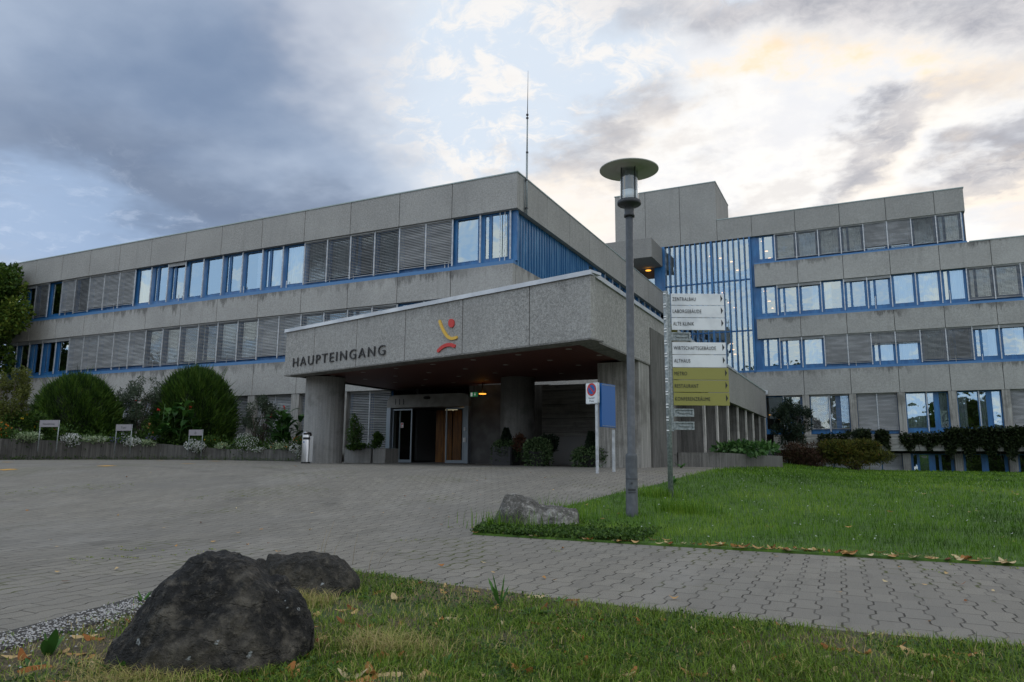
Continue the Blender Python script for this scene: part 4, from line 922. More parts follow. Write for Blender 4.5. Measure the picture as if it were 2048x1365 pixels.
e = MB(); e.lathe([(r1+.002, zz[958]-.004), (r1+.002, zz[958]+.004)], o_, 28); fwd_ = -b0[:2]/np.linalg.norm(b0[:2]); sd = np.array([-fwd_[1], fwd_[0]])
obj('door_seam', e, M_BLK, lamp)
e = MB(); c_ = np.array([*(b0[:2]+fwd_*(r1-.001)), 0]); e.obox((c_[0], c_[1], zz[958]-.15), (*(sd*.055), 0), (*(fwd_*.006), 0), (0, 0, .012)); e.obox((c_[0], c_[1], zz[958]-.19), (*(sd*.055), 0), (*(fwd_*.004), 0), (0, 0, .004)); e.obox((c_[0], c_[1], zz[958]-.06), (*(sd*.012), 0), (*(fwd_*.008), 0), (0, 0, .012)); objs('service_plate', e, M_DKPOLE, lamp)
zb = zz[432]
e = MB(); e.lathe([(r2*1.38, zb-.02), (r2*1.38, zb+.02), (r2*1.25, zb+.03), (r2*1.25, zz[412]-.01), (.165, zz[412]+.005), (.18, zz[412]+.02), (.18, zz[404]+.0), (.165, zz[404]+.012), (.06, zz[404]+.012)], o_, 36); obj('collar', e, M_DKPOLE, lamp)
zg0 = zz[404]+.012; zg1 = zz[345]+.06
e = MB(); e.lathe([(.137, zg0), (.137, zg1)], o_, 36, cap=False)
def lampglass(q, bs, m):
    nt = q.n; out = nt['Material Output']; nt.remove(bs); tr = q.new('ShaderNodeBsdfTransparent'); tr.inputs[0].default_value = (.82, .86, .87, 1); gl = q.new('ShaderNodeBsdfGlossy'); gl.inputs['Roughness'].default_value = .05
    lw = q.new('ShaderNodeLayerWeight'); lw.inputs[0].default_value = .25; mx = q.new('ShaderNodeMixShader'); q.l.new(q.m('ADD', .08, q.m('MULTIPLY', lw.outputs['Facing'], .6)), mx.inputs[0]); q.l.new(tr.outputs[0], mx.inputs[1]); q.l.new(gl.outputs[0], mx.inputs[2]); q.l.new(mx.outputs[0], out.inputs[0])
obj('glass_cylinder', e, mat('lamp_cylinder_glass', lampglass), lamp)
e = MB(); e.lathe([(.116, zg0), (.116, zz[384]+.01)], o_, 30); obj('diffuser', e, mat('white_diffuser', **{'Base Color': (.85, .88, .90), 'Roughness': .4}), lamp)
e = MB(); n = 15
for i in range(n): z_ = zz[384]+.03+i*(zg1-zz[384]-.08)/n; e.lathe([(.112, z_), (.112, z_+.008), (.085, z_+.012), (.085, z_+.004)], o_, 24, cap=False)
obj('reflector_louvre', e, mat('louvre_aluminium', **{'Base Color': (.50, .53, .55), 'Roughness': .35, 'Metallic': .4}), lamp)
e = MB()
for i in range(4):
    a = R_(38+90*i)+math.atan2(fwd_[1], fwd_[0]); e.tube([(b0[0]+.143*math.cos(a), b0[1]+.143*math.sin(a), zg0-.01), (b0[0]+.143*math.cos(a), b0[1]+.143*math.sin(a), zg1)], .009, 8)
objs('hood_strut', e, M_DKPOLE, lamp)
Rd = .452*dl/10.5
e = MB(); e.lathe([(.0, zg1-.02), (.15, zg1-.02), (.15, zg1-.005), (.2, zg1-.004), (.2, zg1+.012), (Rd*.97, zg1-.035), (Rd, zg1-.03), (Rd, zg1-.018), (.3, zg1+.03), (.15, zg1+.05), (0, zg1+.055)], o_, 72, cap=False); obj('disc_hood', e, mat('pale_green_grey_hood', **{'Base Color': (.52, .52, .48), 'Roughness': .6}), lamp)

from mathutils import Quaternion
lamp.rotation_euler = Quaternion((-.439, .898, 0), R_(.55)).to_euler()      # the post leans very slightly

# ------------------------------------------------------------ DIRECTION SIGN
t0_ = hit(1342, 998); dt = -.439*t0_[0]+.898*t0_[1]
post = thing('direction_sign', 'tall post with five white and three olive direction panels, beside the street lamp', 'direction sign', tuple(t0_))
def zt(py, px=1342): d = ray(px, py); return float(d[2]*dt/(-.439*d[0]+.898*d[1]))
e = MB(); e.tube([(t0_[0], t0_[1], t0_[2]-.2), (t0_[0], t0_[1], zt(583))], .046, 20); obj('post', e, M_STEEL, post)
# panel plane: left edge beside the post, swings slightly toward the building on the right
PL = np.array([t0_[0]+.075, t0_[1]+.02]); PD = np.array([math.cos(R_(26)), math.sin(R_(26))])
PD3 = np.array([*PD, 0.]); PN = np.array([PD[1], -PD[0]])
def onp(px, py):
    d = ray(px, py); t = (PL@PN)/(d[:2]@PN); p = d*t; return float((p[:2]-PL)@PD), float(p[2])
def PP(s, z, off=0.): q_ = PL+PD*s+PN*off; return np.array([q_[0], q_[1], z])
rail_ = MB(); zr0, zr1 = zt(863), zt(590); cR = PP(-.02, (zr0+zr1)/2, .0); rail_.obox(cR, PD3*.022, np.array([*PN, 0])*.02, (0, 0, (zr1-zr0)/2)); obj('mounting_rail', rail_, M_STEEL, post)
kq = 150/569.
rows = [('ZENTRALBAU', 69, 158, 108), ('LABORGEBÄUDE', 160, 251, 200), ('ALTE KLINIK', 253, 346, 293), ('WIRTSCHAFTSGEBÄUDE', 437, 530, 485), ('ALTHAUS', 532, 628, 582), ('METRO', 630, 722, 681), ('RESTAURANT', 724, 816, 776), ('KONFERENZRÄUME', 818, 917, 873)]
wtx = {'ZENTRALBAU': 170, 'LABORGEBÄUDE': 208, 'ALTE KLINIK': 152, 'WIRTSCHAFTSGEBÄUDE': 305, 'ALTHAUS': 116, 'METRO': 90, 'RESTAURANT': 170, 'KONFERENZRÄUME': 250}
W_ = onp(1447, 610)[0]-.01
for i, (t, ya, yb, yt) in enumerate(rows):
    z1_ = onp(1345, 570+ya*kq)[1]; z0_ = onp(1345, 570+yb*kq)[1]
    e = MB(); wd = W_+(.03 if i >= 5 else 0)
    e.obox(PP(wd/2+.01, (z0_+z1_)/2, .03), PD3*wd/2, np.array([*PN, 0])*.012, (0, 0, (z1_-z0_)/2-.003))
    po = obj('sign_panel', e, M_OLIVE if i >= 5 else M_WHITE, post, bevel=.003); po['label'] = '%s panel reading %s' % ('olive' if i >= 5 else 'white', t)
    k_ = (W_)/388.
    text_obj('panel_text', t, M_BLK, po, PP(.035, (z0_+z1_)/2-.030, .047), PD3, (0, 0, 1), w=wtx[t]*k_, h=.068, depth=.004)
    zm = (z0_+z1_)/2+.02; e = MB(); xs_ = wd-.055; e.quad(PP(xs_, zm-.065, .0445), PP(xs_+.038, zm, .0445), PP(xs_, zm+.065, .0445)); obj('arrow', e, M_BLK, po)
for ya, yb, w2 in ((362, 425, .36), (940, 1000, .38), (1038, 1100, .38)):
    z1_ = onp(1345, 570+ya*kq)[1]; z0_ = onp(1345, 570+yb*kq)[1]; zc = (z0_+z1_)/2; hh = (z1_-z0_)/2; N3 = np.array([*PN, 0]); w2 = w2*W_
    e = MB(); e.obox(PP(w2/2, zc+hh-.012, .01), PD3*w2/2, N3*.02, (0, 0, .012)); e.obox(PP(w2/2, zc-hh+.012, .01), PD3*w2/2, N3*.02, (0, 0, .012)); e.obox(PP(.015, zc, .01), PD3*.015, N3*.02, (0, 0, hh-.024)); e.obox(PP(w2-.015, zc, .01), PD3*.015, N3*.02, (0, 0, hh-.024)); e.obox(PP(w2/2, zc, .0), PD3*(w2/2-.03), N3*.006, (0, 0, hh-.024)); e.obox(PP(w2*.55, zc, .015), PD3*w2*.28, N3*.012, (0, 0, .014))
    obj('empty_bracket', e, M_STEEL, post)
e = MB()
for ya in (72, 150, 172, 245, 263, 337, 358, 430, 450, 525, 545, 622, 641, 716, 737, 812, 832, 908, 930, 1006, 1028, 1106):
    z_ = zt(570+ya*kq); e.obox((t0_[0]-.01, t0_[1]-.045, z_), (.022, 0, 0), (0, .012, 0), (0, 0, .010))
objs('clamp_bolt', e, mat('bright_clamp', **{'Base Color': (.85, .85, .85), 'Roughness': .3}), post)
e = MB(); e.obox(PP(.02, onp(1345, 664)[1], -.09), PD3*.12, np.array([*PN, 0])*.01, (0, 0, .16)); ob = obj('rear_panel', e, M_OLIVE, post)

# ------------------------------------------------------------ NO-PARKING SIGN AND BLUE BOARD
n1_ = hit(1195, 947); dn = -.439*n1_[0]+.898*n1_[1]
def zn(py, px=1190, D=dn): d = ray(px, py); return float(d[2]*D/(-.439*d[0]+.898*d[1]))
ns = thing('no_parking_sign', 'small white no parking sign on a pale post in front of the canopy pier', 'road sign', tuple(n1_))
n2_ = hit(1228, 944)
e = MB(); e.box(n1_[0]-.03, n1_[0]+.03, n1_[1]-.03, n1_[1]+.03, n1_[2]-.1, zn(772)); obj('post', e, M_ALU, ns)
vd = np.array([1195-1180, 0.]); fw = np.array([-.439, .898]); rt = np.array([.898, .439])
ang = R_(52); SD = np.array([math.cos(ang)*rt[0]-math.sin(ang)*fw[0]*1, math.cos(ang)*rt[1]-math.sin(ang)*fw[1]]); SD /= np.linalg.norm(SD)   # sign's right-hand direction (recedes to the left)
SD = rt*math.cos(ang)+fw*math.sin(ang)*-1
SN = np.array([SD[1], -SD[0]])
if SN@n1_[:2] > 0: SN = -SN
wS = 22*dn/FPX/math.cos(ang)*.97; zs1, zs0 = zn(766), zn(808); cS = np.array([*(n1_[:2]-SD*wS*.22+SN*.045), (zs0+zs1)/2])
hS = (zs1-zs0)/2
S3 = np.array([*SD, 0.]); N3 = np.array([*SN, 0.])
def rrect(c, X, N, w, h, r, th):
    mb = MB(); pts = []
    for sx, sz, a0 in ((1, 1, 0), (-1, 1, 90), (-1, -1, 180), (1, -1, 270)):
        for a in np.linspace(a0, a0+90, 6): pts.append(((w/2-r)*sx+r*math.cos(R_(a)), (h/2-r)*sz+r*math.sin(R_(a))))
    Z = np.array([0, 0, 1.]); f_ = [c+X*a+Z*b_+N*th/2 for a, b_ in pts]; bk_ = [c+X*a+Z*b_-N*th/2 for a, b_ in pts]
    mb.quad(*f_); mb.quad(*bk_[::-1])
    for i in range(len(pts)): j = (i+1) % len(pts); mb.quad(f_[i], f_[j], bk_[j], bk_[i])
    return mb
plate = obj('sign_plate', rrect(cS, S3, N3, wS, 2*hS, .03, .05), M_ALU, ns)
face = obj('sign_face', rrect(cS+N3*.028, S3, N3, wS-.03, 2*hS-.03, .025, .005), M_WHITE, plate)
def disc(c, X, N, r, r0=0, n=36):
    mb = MB(); Z = np.array([0, 0, 1.])
    P_ = lambda a, q_: c+X*q_*math.cos(a)+Z*q_*math.sin(a)
    for i in range(n):
        a, a2 = 2*math.pi*i/n, 2*math.pi*(i+1)/n
        if r0: mb.quad(P_(a, r0), P_(a, r), P_(a2, r), P_(a2, r0))
        else: mb.quad(c, P_(a, r), P_(a2, r))
    return mb
rr = wS*.37; cD = cS+np.array([0, 0, hS*.36])
Rr = rr
db = disc(cD+N3*.034, S3, N3, Rr*.8); obj('blue_disc', db, M_SBLUE, plate)
dr = disc(cD+N3*.036, S3, N3, Rr, Rr*.74); aa = R_(135); dv = S3*math.cos(aa)+np.array([0, 0, math.sin(aa)]); pv_ = S3*-math.sin(aa)+np.array([0, 0, math.cos(aa)])
dr.quad(cD+N3*.0362+dv*Rr*.8+pv_*.018, cD+N3*.0362-dv*Rr*.8+pv_*.018, cD+N3*.0362-dv*Rr*.8-pv_*.018, cD+N3*.0362+dv*Rr*.8-pv_*.018); obj('red_ring', dr, M_RED, plate)
text_obj('sign_text', 'Ganzer', M_BLK, plate, cS+N3*.033-np.array([0, 0, hS*.52]), S3, (0, 0, 1), w=wS*.52, h=hS*.17, depth=.002, cx=True)
text_obj('sign_text', 'Platz', M_BLK, plate, cS+N3*.033-np.array([0, 0, hS*.82]), S3, (0, 0, 1), w=wS*.36, h=hS*.17, depth=.002, cx=True)
bb = thing('blue_board', 'plain blue board on pale posts behind the no parking sign', 'sign board', tuple(n2_))
dn2 = -.439*n2_[0]+.898*n2_[1]
e = MB(); e.box(n2_[0]-.03, n2_[0]+.03, n2_[1]-.03, n2_[1]+.03, n2_[2]-.1, zn(860, 1228, dn2)); 
BL = at(1201, 815, dn+.05)[:2]; BR = at(1228.5, 815, dn2)[:2]; BD = BR-BL; Bw = np.linalg.norm(BD); BD = BD/Bw; BN = np.array([BD[1], -BD[0]]); BN = -BN if BN@BL > 0 else BN
obj('post', e, M_ALU, bb)
e = MB(); zb0 = zn(856, 1215, dn2); zb1 = zn(771, 1215, dn2); e.obox(((BL+BR)/2)[0:1].tolist()+[((BL+BR)/2)[1], (zb0+zb1)/2], (*(BD*Bw/2), 0), (*(BN*.035), 0), (0, 0, (zb1-zb0)/2)); obj('board', e, M_SBLUE, bb, bevel=.006)
e = MB()
for z_ in (zb0+.03, zb1-.03): e.obox([*((BL+BR)/2+BN*.038), z_], (*(BD*(Bw/2-.02)), 0), (*(BN*.004), 0), (0, 0, .006))
obj('board_trim', e, M_STEEL, bb)

# ------------------------------------------------------------ LITTER BIN with ashtray
bp = at(611.5, 923, 24.9); bz = float(H(bp[0], bp[1]))
binn = thing('litter_bin', 'slim stainless steel litter bin beside the round concrete column', 'bin', (bp[0], bp[1], bz))
fb = -bp[:2]/np.linalg.norm(bp[:2]); sb = np.array([-fb[1], fb[0]]); hb = 1.08
e = MB(); e.lathe([(.155, .0), (.155, .05)], (bp[0], bp[1], bz), 28); obj('base_ring', e, M_BLK, binn)
e = MB(); e.lathe([(.165, .05), (.165, hb-.10), (.155, hb-.05), (.12, hb-.01), (.0, hb)], (bp[0], bp[1], bz), 36, cap=False); e.obox((bp[0]-sb[0]*-.14, bp[1]-sb[1]*-.14, bz+.49), (*(sb*.07), 0), (*(fb*.13), 0), (0, 0, .44)); obj('body', e, M_INOX, binn)
e = MB()
for z_, hh in ((hb-.075, .035), (hb-.235, .04)):
    for a in np.linspace(-.75, .75, 9):
        dv = fb*math.cos(a)-sb*math.sin(a)*1.0; tv = np.array([-dv[1], dv[0]]); e.obox((bp[0]+dv[0]*.162, bp[1]+dv[1]*.162, bz+z_), (*(tv*.018), 0), (*(dv*.007), 0), (0, 0, hh))
obj('slot', e, M_BLK, binn)
e = MB(); dv = fb*.8-sb*.5; dv /= np.linalg.norm(dv); e.obox((bp[0]+dv[0]*.167, bp[1]+dv[1]*.167, bz+hb-.36), (*(sb*.02), 0), (*(dv*.006), 0), (0, 0, .025)); obj('lock_badge', e, M_SBLUE, binn)

# ------------------------------------------------------------ PLANTER WALLS
WP = [at(-900, 940, 17), at(-320, 925, 21), at(0, 922, 24.0), at(160, 920, 28), at(320, 920, 30.4), at(450, 920, 30.6), at(610, 922, 29.4)]
WP = [(float(p[0]), float(p[1])) for p in WP]
pw = thing('flowerbed_wall', 'low stained concrete wall holding the flowerbed along the left of the forecourt', 'wall', (WP[2][0], WP[2][1], -.3))
tops = [.47, .47, .46, .45, .42, .22, .22]
e = MB()
for i in range(len(WP)-1):
    a, b_ = np.array(WP[i]), np.array(WP[i+1]); d = (b_-a)/np.linalg.norm(b_-a); nn = np.array([-d[1], d[0]])*.15
    n_ = max(1, int(np.linalg.norm(b_-a)/2.4))
    for k in range(n_):
        p, q_ = a+(b_-a)*k/n_+d*.006, a+(b_-a)*(k+1)/n_-d*.006; zt0, zt1 = tops[i]+(tops[i+1]-tops[i])*k/n_, tops[i]+(tops[i+1]-tops[i])*(k+1)/n_
        V_ = [(*p, -.6), (*q_, -.6), (*(q_+nn), -.6), (*(p+nn), -.6), (*p, zt0), (*q_, zt1), (*(q_+nn), zt1), (*(p+nn), zt0)]
        for f_ in ((0, 1, 5, 4), (1, 2, 6, 5), (2, 3, 7, 6), (3, 0, 4, 7), (4, 5, 6, 7)): e.quad(*[V_[t_] for t_ in f_])
obj('wall_face', e, mat('mossy_planter_concrete', lambda q, bs, m: (boardfn(.42)(q, bs, m),)), pw)
sb_ = MB(); back = [(-50, 25.6), (-24.0, 25.6)]
V_ = [(p[0], p[1], tops[i]-.10) for i, p in enumerate(WP)]
for i in range(len(WP)-1): 
    f0 = i/(len(WP)-1); f1 = (i+1)/(len(WP)-1)
    B0 = (-62+(62-19)*f0, 25.66, .35 if i < 4 else .12); B1 = (-62+(62-19)*f1, 25.66, .35 if i < 3 else .12)
    sb_.quad(V_[i], V_[i+1], B1, B0)
o = obj('flowerbed_soil', sb_, M_SOIL); o['kind'] = 'structure'
# the three parking plates on the wall
def plate_sign(pxl, pxr, pyt, pyb, pybase, depth, txt, label, glyph=None):
    a, b_ = at(pxl, pyt, depth), at(pxr, pyt, depth-.25); bz0 = at(pxl, pybase, depth)[2]; zt_, zb_ = a[2], at(pxl, pyb, depth)[2]
    t = thing('parking_plate', label, 'parking sign', (float(a[0]), float(a[1]), float(bz0)), 'grey parking plates along the flowerbed wall')
    X = (b_-a); X[2] = 0; w_ = np.linalg.norm(X); X /= w_; N = np.array([X[1], -X[0], 0.]); N = -N if N@a > 0 else N
    for p in (a, b_):
        e = MB(); e.tube([(p[0], p[1], bz0), (p[0], p[1], zt_)], .018, 8); obj('post', e, M_STEEL, t)
    e = MB(); c_ = (a+b_)/2; e.obox((c_[0]+N[0]*.03, c_[1]+N[1]*.03, (zt_+zb_)/2), X*w_/2, N*.008, (0, 0, (zt_-zb_)/2)); pl_ = obj('plate', e, mat('grey_plate', **{'Base Color': (.27, .25, .27), 'Roughness': .5}), t)
    hh = zt_-zb_
    if txt: text_obj('plate_text', txt, M_BLK, pl_, np.array([c_[0], c_[1], zb_+hh*.34])+N*.041, X, (0, 0, 1), w=w_*(.62 if len(txt) > 6 else .34), h=hh*(.22 if len(txt) > 6 else .34), depth=.003, cx=True)
    else:
        e = MB(); O = np.array([c_[0], c_[1], (zt_+zb_)/2])+N*.041; Z = np.array([0, 0, 1.])
        Q = lambda x, z: O+X*x*hh+Z*z*hh
        for i in range(14):
            a1, a2 = R_(-200+i*17), R_(-183+i*17); e.quad(Q(.17*math.cos(a1), -.08+.17*math.sin(a1)), Q(.22*math.cos(a1), -.08+.22*math.sin(a1)), Q(.22*math.cos(a2), -.08+.22*math.sin(a2)), Q(.17*math.cos(a2), -.08+.17*math.sin(a2)))
        for (x0, z0, x1, z1) in ((-.06, -.05, -.01, .17), (-.05, .02, .10, .06), (-.05, -.09, .12, -.04), (.09, -.22, .13, -.04), (-.07, .2, -.0, .28)): e.quad(Q(x0, z0), Q(x1, z0), Q(x1, z1), Q(x0, z1))
        obj('wheelchair_symbol', e, M_BLK, pl_)
plate_sign(82, 119, 841, 854.5, 905, 24.9, 'Dienstfahrzeug', 'grey parking plate with one long word, leftmost on the flowerbed wall')
plate_sign(234, 264.5, 849.5, 862, 909, 28.5, 'Taxi', 'grey parking plate reading Taxi in front of the flowerbed')
plate_sign(379.5, 406, 860, 871.5, 912, 29.8, None, 'grey parking plate with a wheelchair symbol in front of the tall dome bush')
# yellow bay marks
for (px, py, w_, h_) in ((15, 940, .55, .14), (15, 925, .5, .12), (182, 919.8, .4, .1), (213, 932.5, .6, .16), (376, 928, .6, .16), (320, 921.5, .4, .12), (430, 923, .8, .12)):
    p = hit(px, py); dd = .9 if w_ > .5 else .6
    g_ = MB(); n_ = 5; w_ *= .6; dd *= .6
    if p[1] > 40: continue
    for k in range(n_):
        x0_, x1_ = p[0]-w_/2+w_*k/n_, p[0]-w_/2+w_*(k+1)/n_; j0, j1 = rng.uniform(-.02, .02, 2)
        g_.quad(*[(x, y, float(H(x, y))+.006) for x, y in ((x0_, p[1]-dd*.3+j0), (x1_, p[1]-dd*.3+j0), (x1_, p[1]+dd*.3+j1), (x0_, p[1]+dd*.3+j1))])
    o = obj('bay_marking', g_, M_MARK); o['kind'] = 'structure'
# right-hand planter in front of the colonnade
q1 = np.array([CA[0]+.06, y2+.02, -.3]); q2 = at(1440, 936, 24.5); q3 = at(1566, 935.5, 31.5)
rp = thing('right_planter_wall', 'dark board-marked planter wall at the far end of the paving below the colonnade', 'wall', (q1[0], q1[1], -.3))
e = MB()
pts_ = [np.array(q1[:2]), np.array(q2[:2]), np.array(q3[:2])]
ztp_ = [.19, .20, .13]
for i in range(2):
    a, b_ = pts_[i], pts_[i+1]; d = (b_-a)/np.linalg.norm(b_-a); nn = np.array([-d[1], d[0]])*.2
    V_ = [(*a, -.6), (*b_, -.6), (*(b_+nn), -.6), (*(a+nn), -.6), (*a, ztp_[i]), (*b_, ztp_[i+1]), (*(b_+nn), ztp_[i+1]), (*(a+nn), ztp_[i])]
    for f_ in ((0, 1, 5, 4), (1, 2, 6, 5), (2, 3, 7, 6), (3, 0, 4, 7), (4, 5, 6, 7)): e.quad(*[V_[t_] for t_ in f_])
obj('wall_face', e, M_LOWW, rp)
e = MB(); e.quad((*pts_[0], .12), (*pts_[1], .13), (*pts_[2], .06), (-5.75, 34, .06), (-5.75, 21.5, .12)); o = obj('planter_soil', e, M_SOIL); o['kind'] = 'structure'
p = at(1490, 916, 27.4); e = MB(); e.lathe([(.06, -.01), (.06, .01)], (0, 0, 0), 14); me = e.mesh('wall_badge'); 
# concrete troughs behind the round column
for (pa, pb, py, dep, nm) in ((688, 741, 924, 28.3, 'long concrete plant trough right of the round column'), (745, 770, 927, 27.9, 'short concrete plant trough beside the sliding entrance')):
    a = at(pa, py, dep); b_ = at(pb, py, dep-.3); t = thing('concrete_trough', nm, 'planter', tuple(a)); X = b_-a; X[2] = 0; w_ = np.linalg.norm(X); X /= w_; N = np.array([-X[1], X[0], 0.])
    zt_ = float(at(pa, 897, dep)[2]); c_ = (a+b_)/2+N*.4; e = MB()
    for s_ in (-1, 1): e.obox((c_[0]+N[0]*.36*s_, c_[1]+N[1]*.36*s_, (zt_-.35)/2), X*w_/2, N*.04, (0, 0, (zt_+.35)/2)); e.obox((c_[0]+X[0]*(w_/2-.04)*s_, c_[1]+X[1]*(w_/2-.04)*s_, (zt_-.35)/2-.004), X*.04, N*.32, (0, 0, (zt_+.35)/2))
    obj('trough_shell', e, M_COLM, t)
    e = MB(); e.obox((c_[0], c_[1], zt_-.15), X*(w_/2-.08), N*.32, (0, 0, .05)); obj('trough_soil', e, M_SOIL, t)

# ------------------------------------------------------------ PLANTS
def attrv(q):
    n = q.new('ShaderNodeAttribute'); n.attribute_name = 'v'; return n.outputs['Fac']
def leafmat(name, cols, rough=.6, trans=.25):
    def fn(q, bs, m):
        cr = q.new('ShaderNodeValToRGB'); el_ = cr.color_ramp.elements; n = len(cols)
        el_[0].color = (*cols[0], 1); el_[0].position = 0; el_[1].color = (*cols[-1], 1); el_[1].position = 1
        for i, c_ in enumerate(cols[1:-1]): k = el_.new((i+1)/(n-1)); k.color = (*c_, 1)
        q.l.new(attrv(q), cr.inputs[0]); q.l.new(cr.outputs[0], bs.inputs['Base Color']); bs.inputs['Roughness'].default_value = rough; bs.inputs['Specular IOR Level'].default_value = .25
        if trans:
            tl = q.new('ShaderNodeBsdfTranslucent'); q.l.new(cr.outputs[0], tl.inputs[0]); mx = q.new('ShaderNodeMixShader'); mx.inputs[0].default_value = trans
            q.l.new(bs.outputs[0], mx.inputs[1]); q.l.new(tl.outputs[0], mx.inputs[2]); q.l.new(mx.outputs[0], q.n['Material Output'].inputs[0])
    return mat(name, fn)
def unit(v): return v/(np.linalg.norm(v, axis=-1, keepdims=True)+1e-9)
def leaves(P, D, ln, wd, v, fold=.0):
    """diamond leaves at P pointing along D; ln, wd arrays"""
    n = len(P); ln = np.broadcast_to(ln, n)[:, None]; wd = np.broadcast_to(wd, n)[:, None]
    S_ = unit(np.cross(D, unit(rng.normal(size=(n, 3))+np.array([0, 0, .8])))); Nn = np.cross(S_, D)
    V = np.stack([P, P+D*ln*.45+S_*wd/2+Nn*wd*fold, P+D*ln, P+D*ln*.45-S_*wd/2+Nn*wd*fold], 1).reshape(-1, 3)
    F = np.arange(n*4).reshape(n, 4); return V, F, np.repeat(v, 4)
def cloud(name, parts_, m, parent=None):
    Vs = []; Fs = []; As = []; k = 0
    for V, F, A in parts_: Vs.append(V); Fs.append(F+k); As.append(A); k += len(V)
    org = ORG.get(parent.name) if parent is not None else None
    if org is None: org = np.zeros(3)
    return link(name, npmesh(name, np.concatenate(Vs), np.concatenate(Fs), np.concatenate(As), org), m, parent)
def inball(n, c, r, shell=0.0, top=None):
    d = unit(rng.normal(size=(n, 3))); rr_ = (shell**3+(1-shell**3)*rng.random((n, 1)))**(1/3.); P = d*rr_
    return P*np.array(r)+np.array(c), d
def lumps(c, r, k, spread, rmin, rmax, zlo=-.6):
    out = []
    while len(out) < k:
        d = unit(rng.normal(size=3))*rng.uniform(.3, 1.0)**.5
        if d[2] < zlo: continue
        out.append((np.array(c)+d*np.array(r)*spread, rng.uniform(rmin, rmax)))
    return out
def crown(name, parent, c, r, m, nl, ln, wd, k=22, rmin=.25, rmax=.45, spread=.78, up=.2, shell=.55, zlo=-.7):
    ps = []; ls = lumps(c, r, k, spread, rmin, rmax, zlo)
    for (cc_2, rr_) in ls:
        n = max(8, int(nl*(rr_/((rmin+rmax)/2))**2/k)); P, d = inball(n, cc_2, np.array(r)*rr_, shell)
        D = unit(d*.6+rng.normal(size=(n, 3))*.8+np.array([0, 0, up])); tone = rng.uniform(-.18, .18)
        ps.append(leaves(P, D, ln*rng.uniform(.6, 1.3, n), wd*rng.uniform(.6, 1.2, n), np.clip(rng.normal(.5+tone, .2, n), 0, 1)))
    return cloud(name, ps, m, parent), ls
M_BARK = mat('brown_bark', lambda q, bs, m: q.lk(q.mix(q.ss(q.noise(q.scale(geo(q), (8, 8, 1.5)), 2, 4), .35, .7), (.03, .022, .015), (.10, .08, .06)), bs.inputs['Base Color']), Roughness=.95)
G_TREE = leafmat('linden_leaves', [(.015, .035, .006), (.04, .085, .012), (.09, .15, .018), (.18, .21, .03)])
G_DOME = leafmat('dome_bush_needles', [(.008, .022, .006), (.028, .065, .008), (.065, .13, .014), (.12, .17, .03)], .6, .15)
G_OLIVE = leafmat('airy_shrub_leaves', [(.03, .045, .03), (.06, .085, .05), (.10, .125, .08)])
G_YG = leafmat('yellow_green_shrub', [(.05, .06, .012), (.10, .12, .025), (.17, .18, .04)])
G_CANNA = leafmat('canna_leaves', [(.012, .04, .012), (.03, .09, .02), (.07, .16, .03)], .4)
G_HERB = leafmat('bed_greenery', [(.018, .04, .008), (.045, .10, .015), (.10, .17, .03)])
G_VAR = leafmat('variegated_leaves', [(.10, .16, .07), (.28, .36, .20), (.48, .54, .36)])
G_IVY = leafmat('dark_hanging_ivy', [(.006, .012, .004), (.016, .028, .008), (.035, .05, .014)])
G_PINE = leafmat('dark_pine_needles', [(.008, .016, .010), (.018, .034, .018), (.04, .06, .03)], .6, .1)
G_RED = leafmat('reddish_foliage', [(.03, .02, .010), (.09, .035, .02), (.06, .07, .015), (.20, .19, .03)])
F_WHITE = leafmat('white_petals', [(.45, .46, .44), (.75, .77, .75), (.85, .86, .84)])
F_ORG = leafmat('orange_petals', [(.60, .12, .01), (.75, .22, .02), (.80, .38, .06)]); F_PEACH = leafmat('peach_petals', [(.7, .30, .10), (.8, .42, .18)])
F_RED = leafmat('red_petals', [(.45, .02, .02), (.65, .05, .04)]); F_YEL = leafmat('yellow_petals', [(.65, .40, .02), (.8, .6, .05)]); F_PUR = leafmat('violet_petals', [(.12, .09, .30), (.25, .2, .5)])
def flowers(name, parent, pts, r, m, petals=7):
    pts = np.asarray(pts, float); n = len(pts); P = np.repeat(pts, petals, 0); D = unit(rng.normal(size=(n*petals, 3))+np.tile(unit(-pts)*1.0, (1, 1)).repeat(petals, 0)*.4+np.array([0, 0, .3]))
    return cloud(name, [leaves(P, D, r*rng.uniform(.8, 1.1, n*petals), r*.8, rng.random(n*petals))], m, parent)
def trunk(name, parent, base, top_, r0, r1, branches=(), m=None, wob=.08):
    e = MB(); base = np.array(base, float); top_ = np.array(top_, float); pts = [base+(top_-base)*t+np.array([*rng.normal(0, wob, 2), 0])*(0 < t < 1) for t in np.linspace(0, 1, 6)]
    e.tube(pts, [r0+(r1-r0)*t for t in np.linspace(0, 1, 6)], 9)
    for b_ in branches:
        k = rng.integers(2, 5); p0 = pts[k]; p1 = np.array(b_); md = (p0+p1)/2+rng.normal(0, wob, 3); e.tube([p0, md, p1], [r1*1.3, r1*.8, r1*.25], 6)
    return obj(name, e, m or M_BARK, parent)
# leafy tree beyond the left end of the wing
tb = at(-75, 915, 41.5); tb[2] = -.4; tr = thing('broadleaf_tree', 'leafy green tree at the far left end of the wing, cut by the photo edge', 'tree', tuple(tb))
TC = at(-84, 648, 41.5)
_, ls = crown('crown', tr, tuple(TC), (3.9, 3.4, 4.4), G_TREE, 30000, .24, .17, k=70, rmin=.10, rmax=.26, spread=1.02, shell=.2)
trunk('trunk', tr, tb, TC+np.array([0, .2, -.4]), .24, .1, [l[0] for l in ls[:26]])
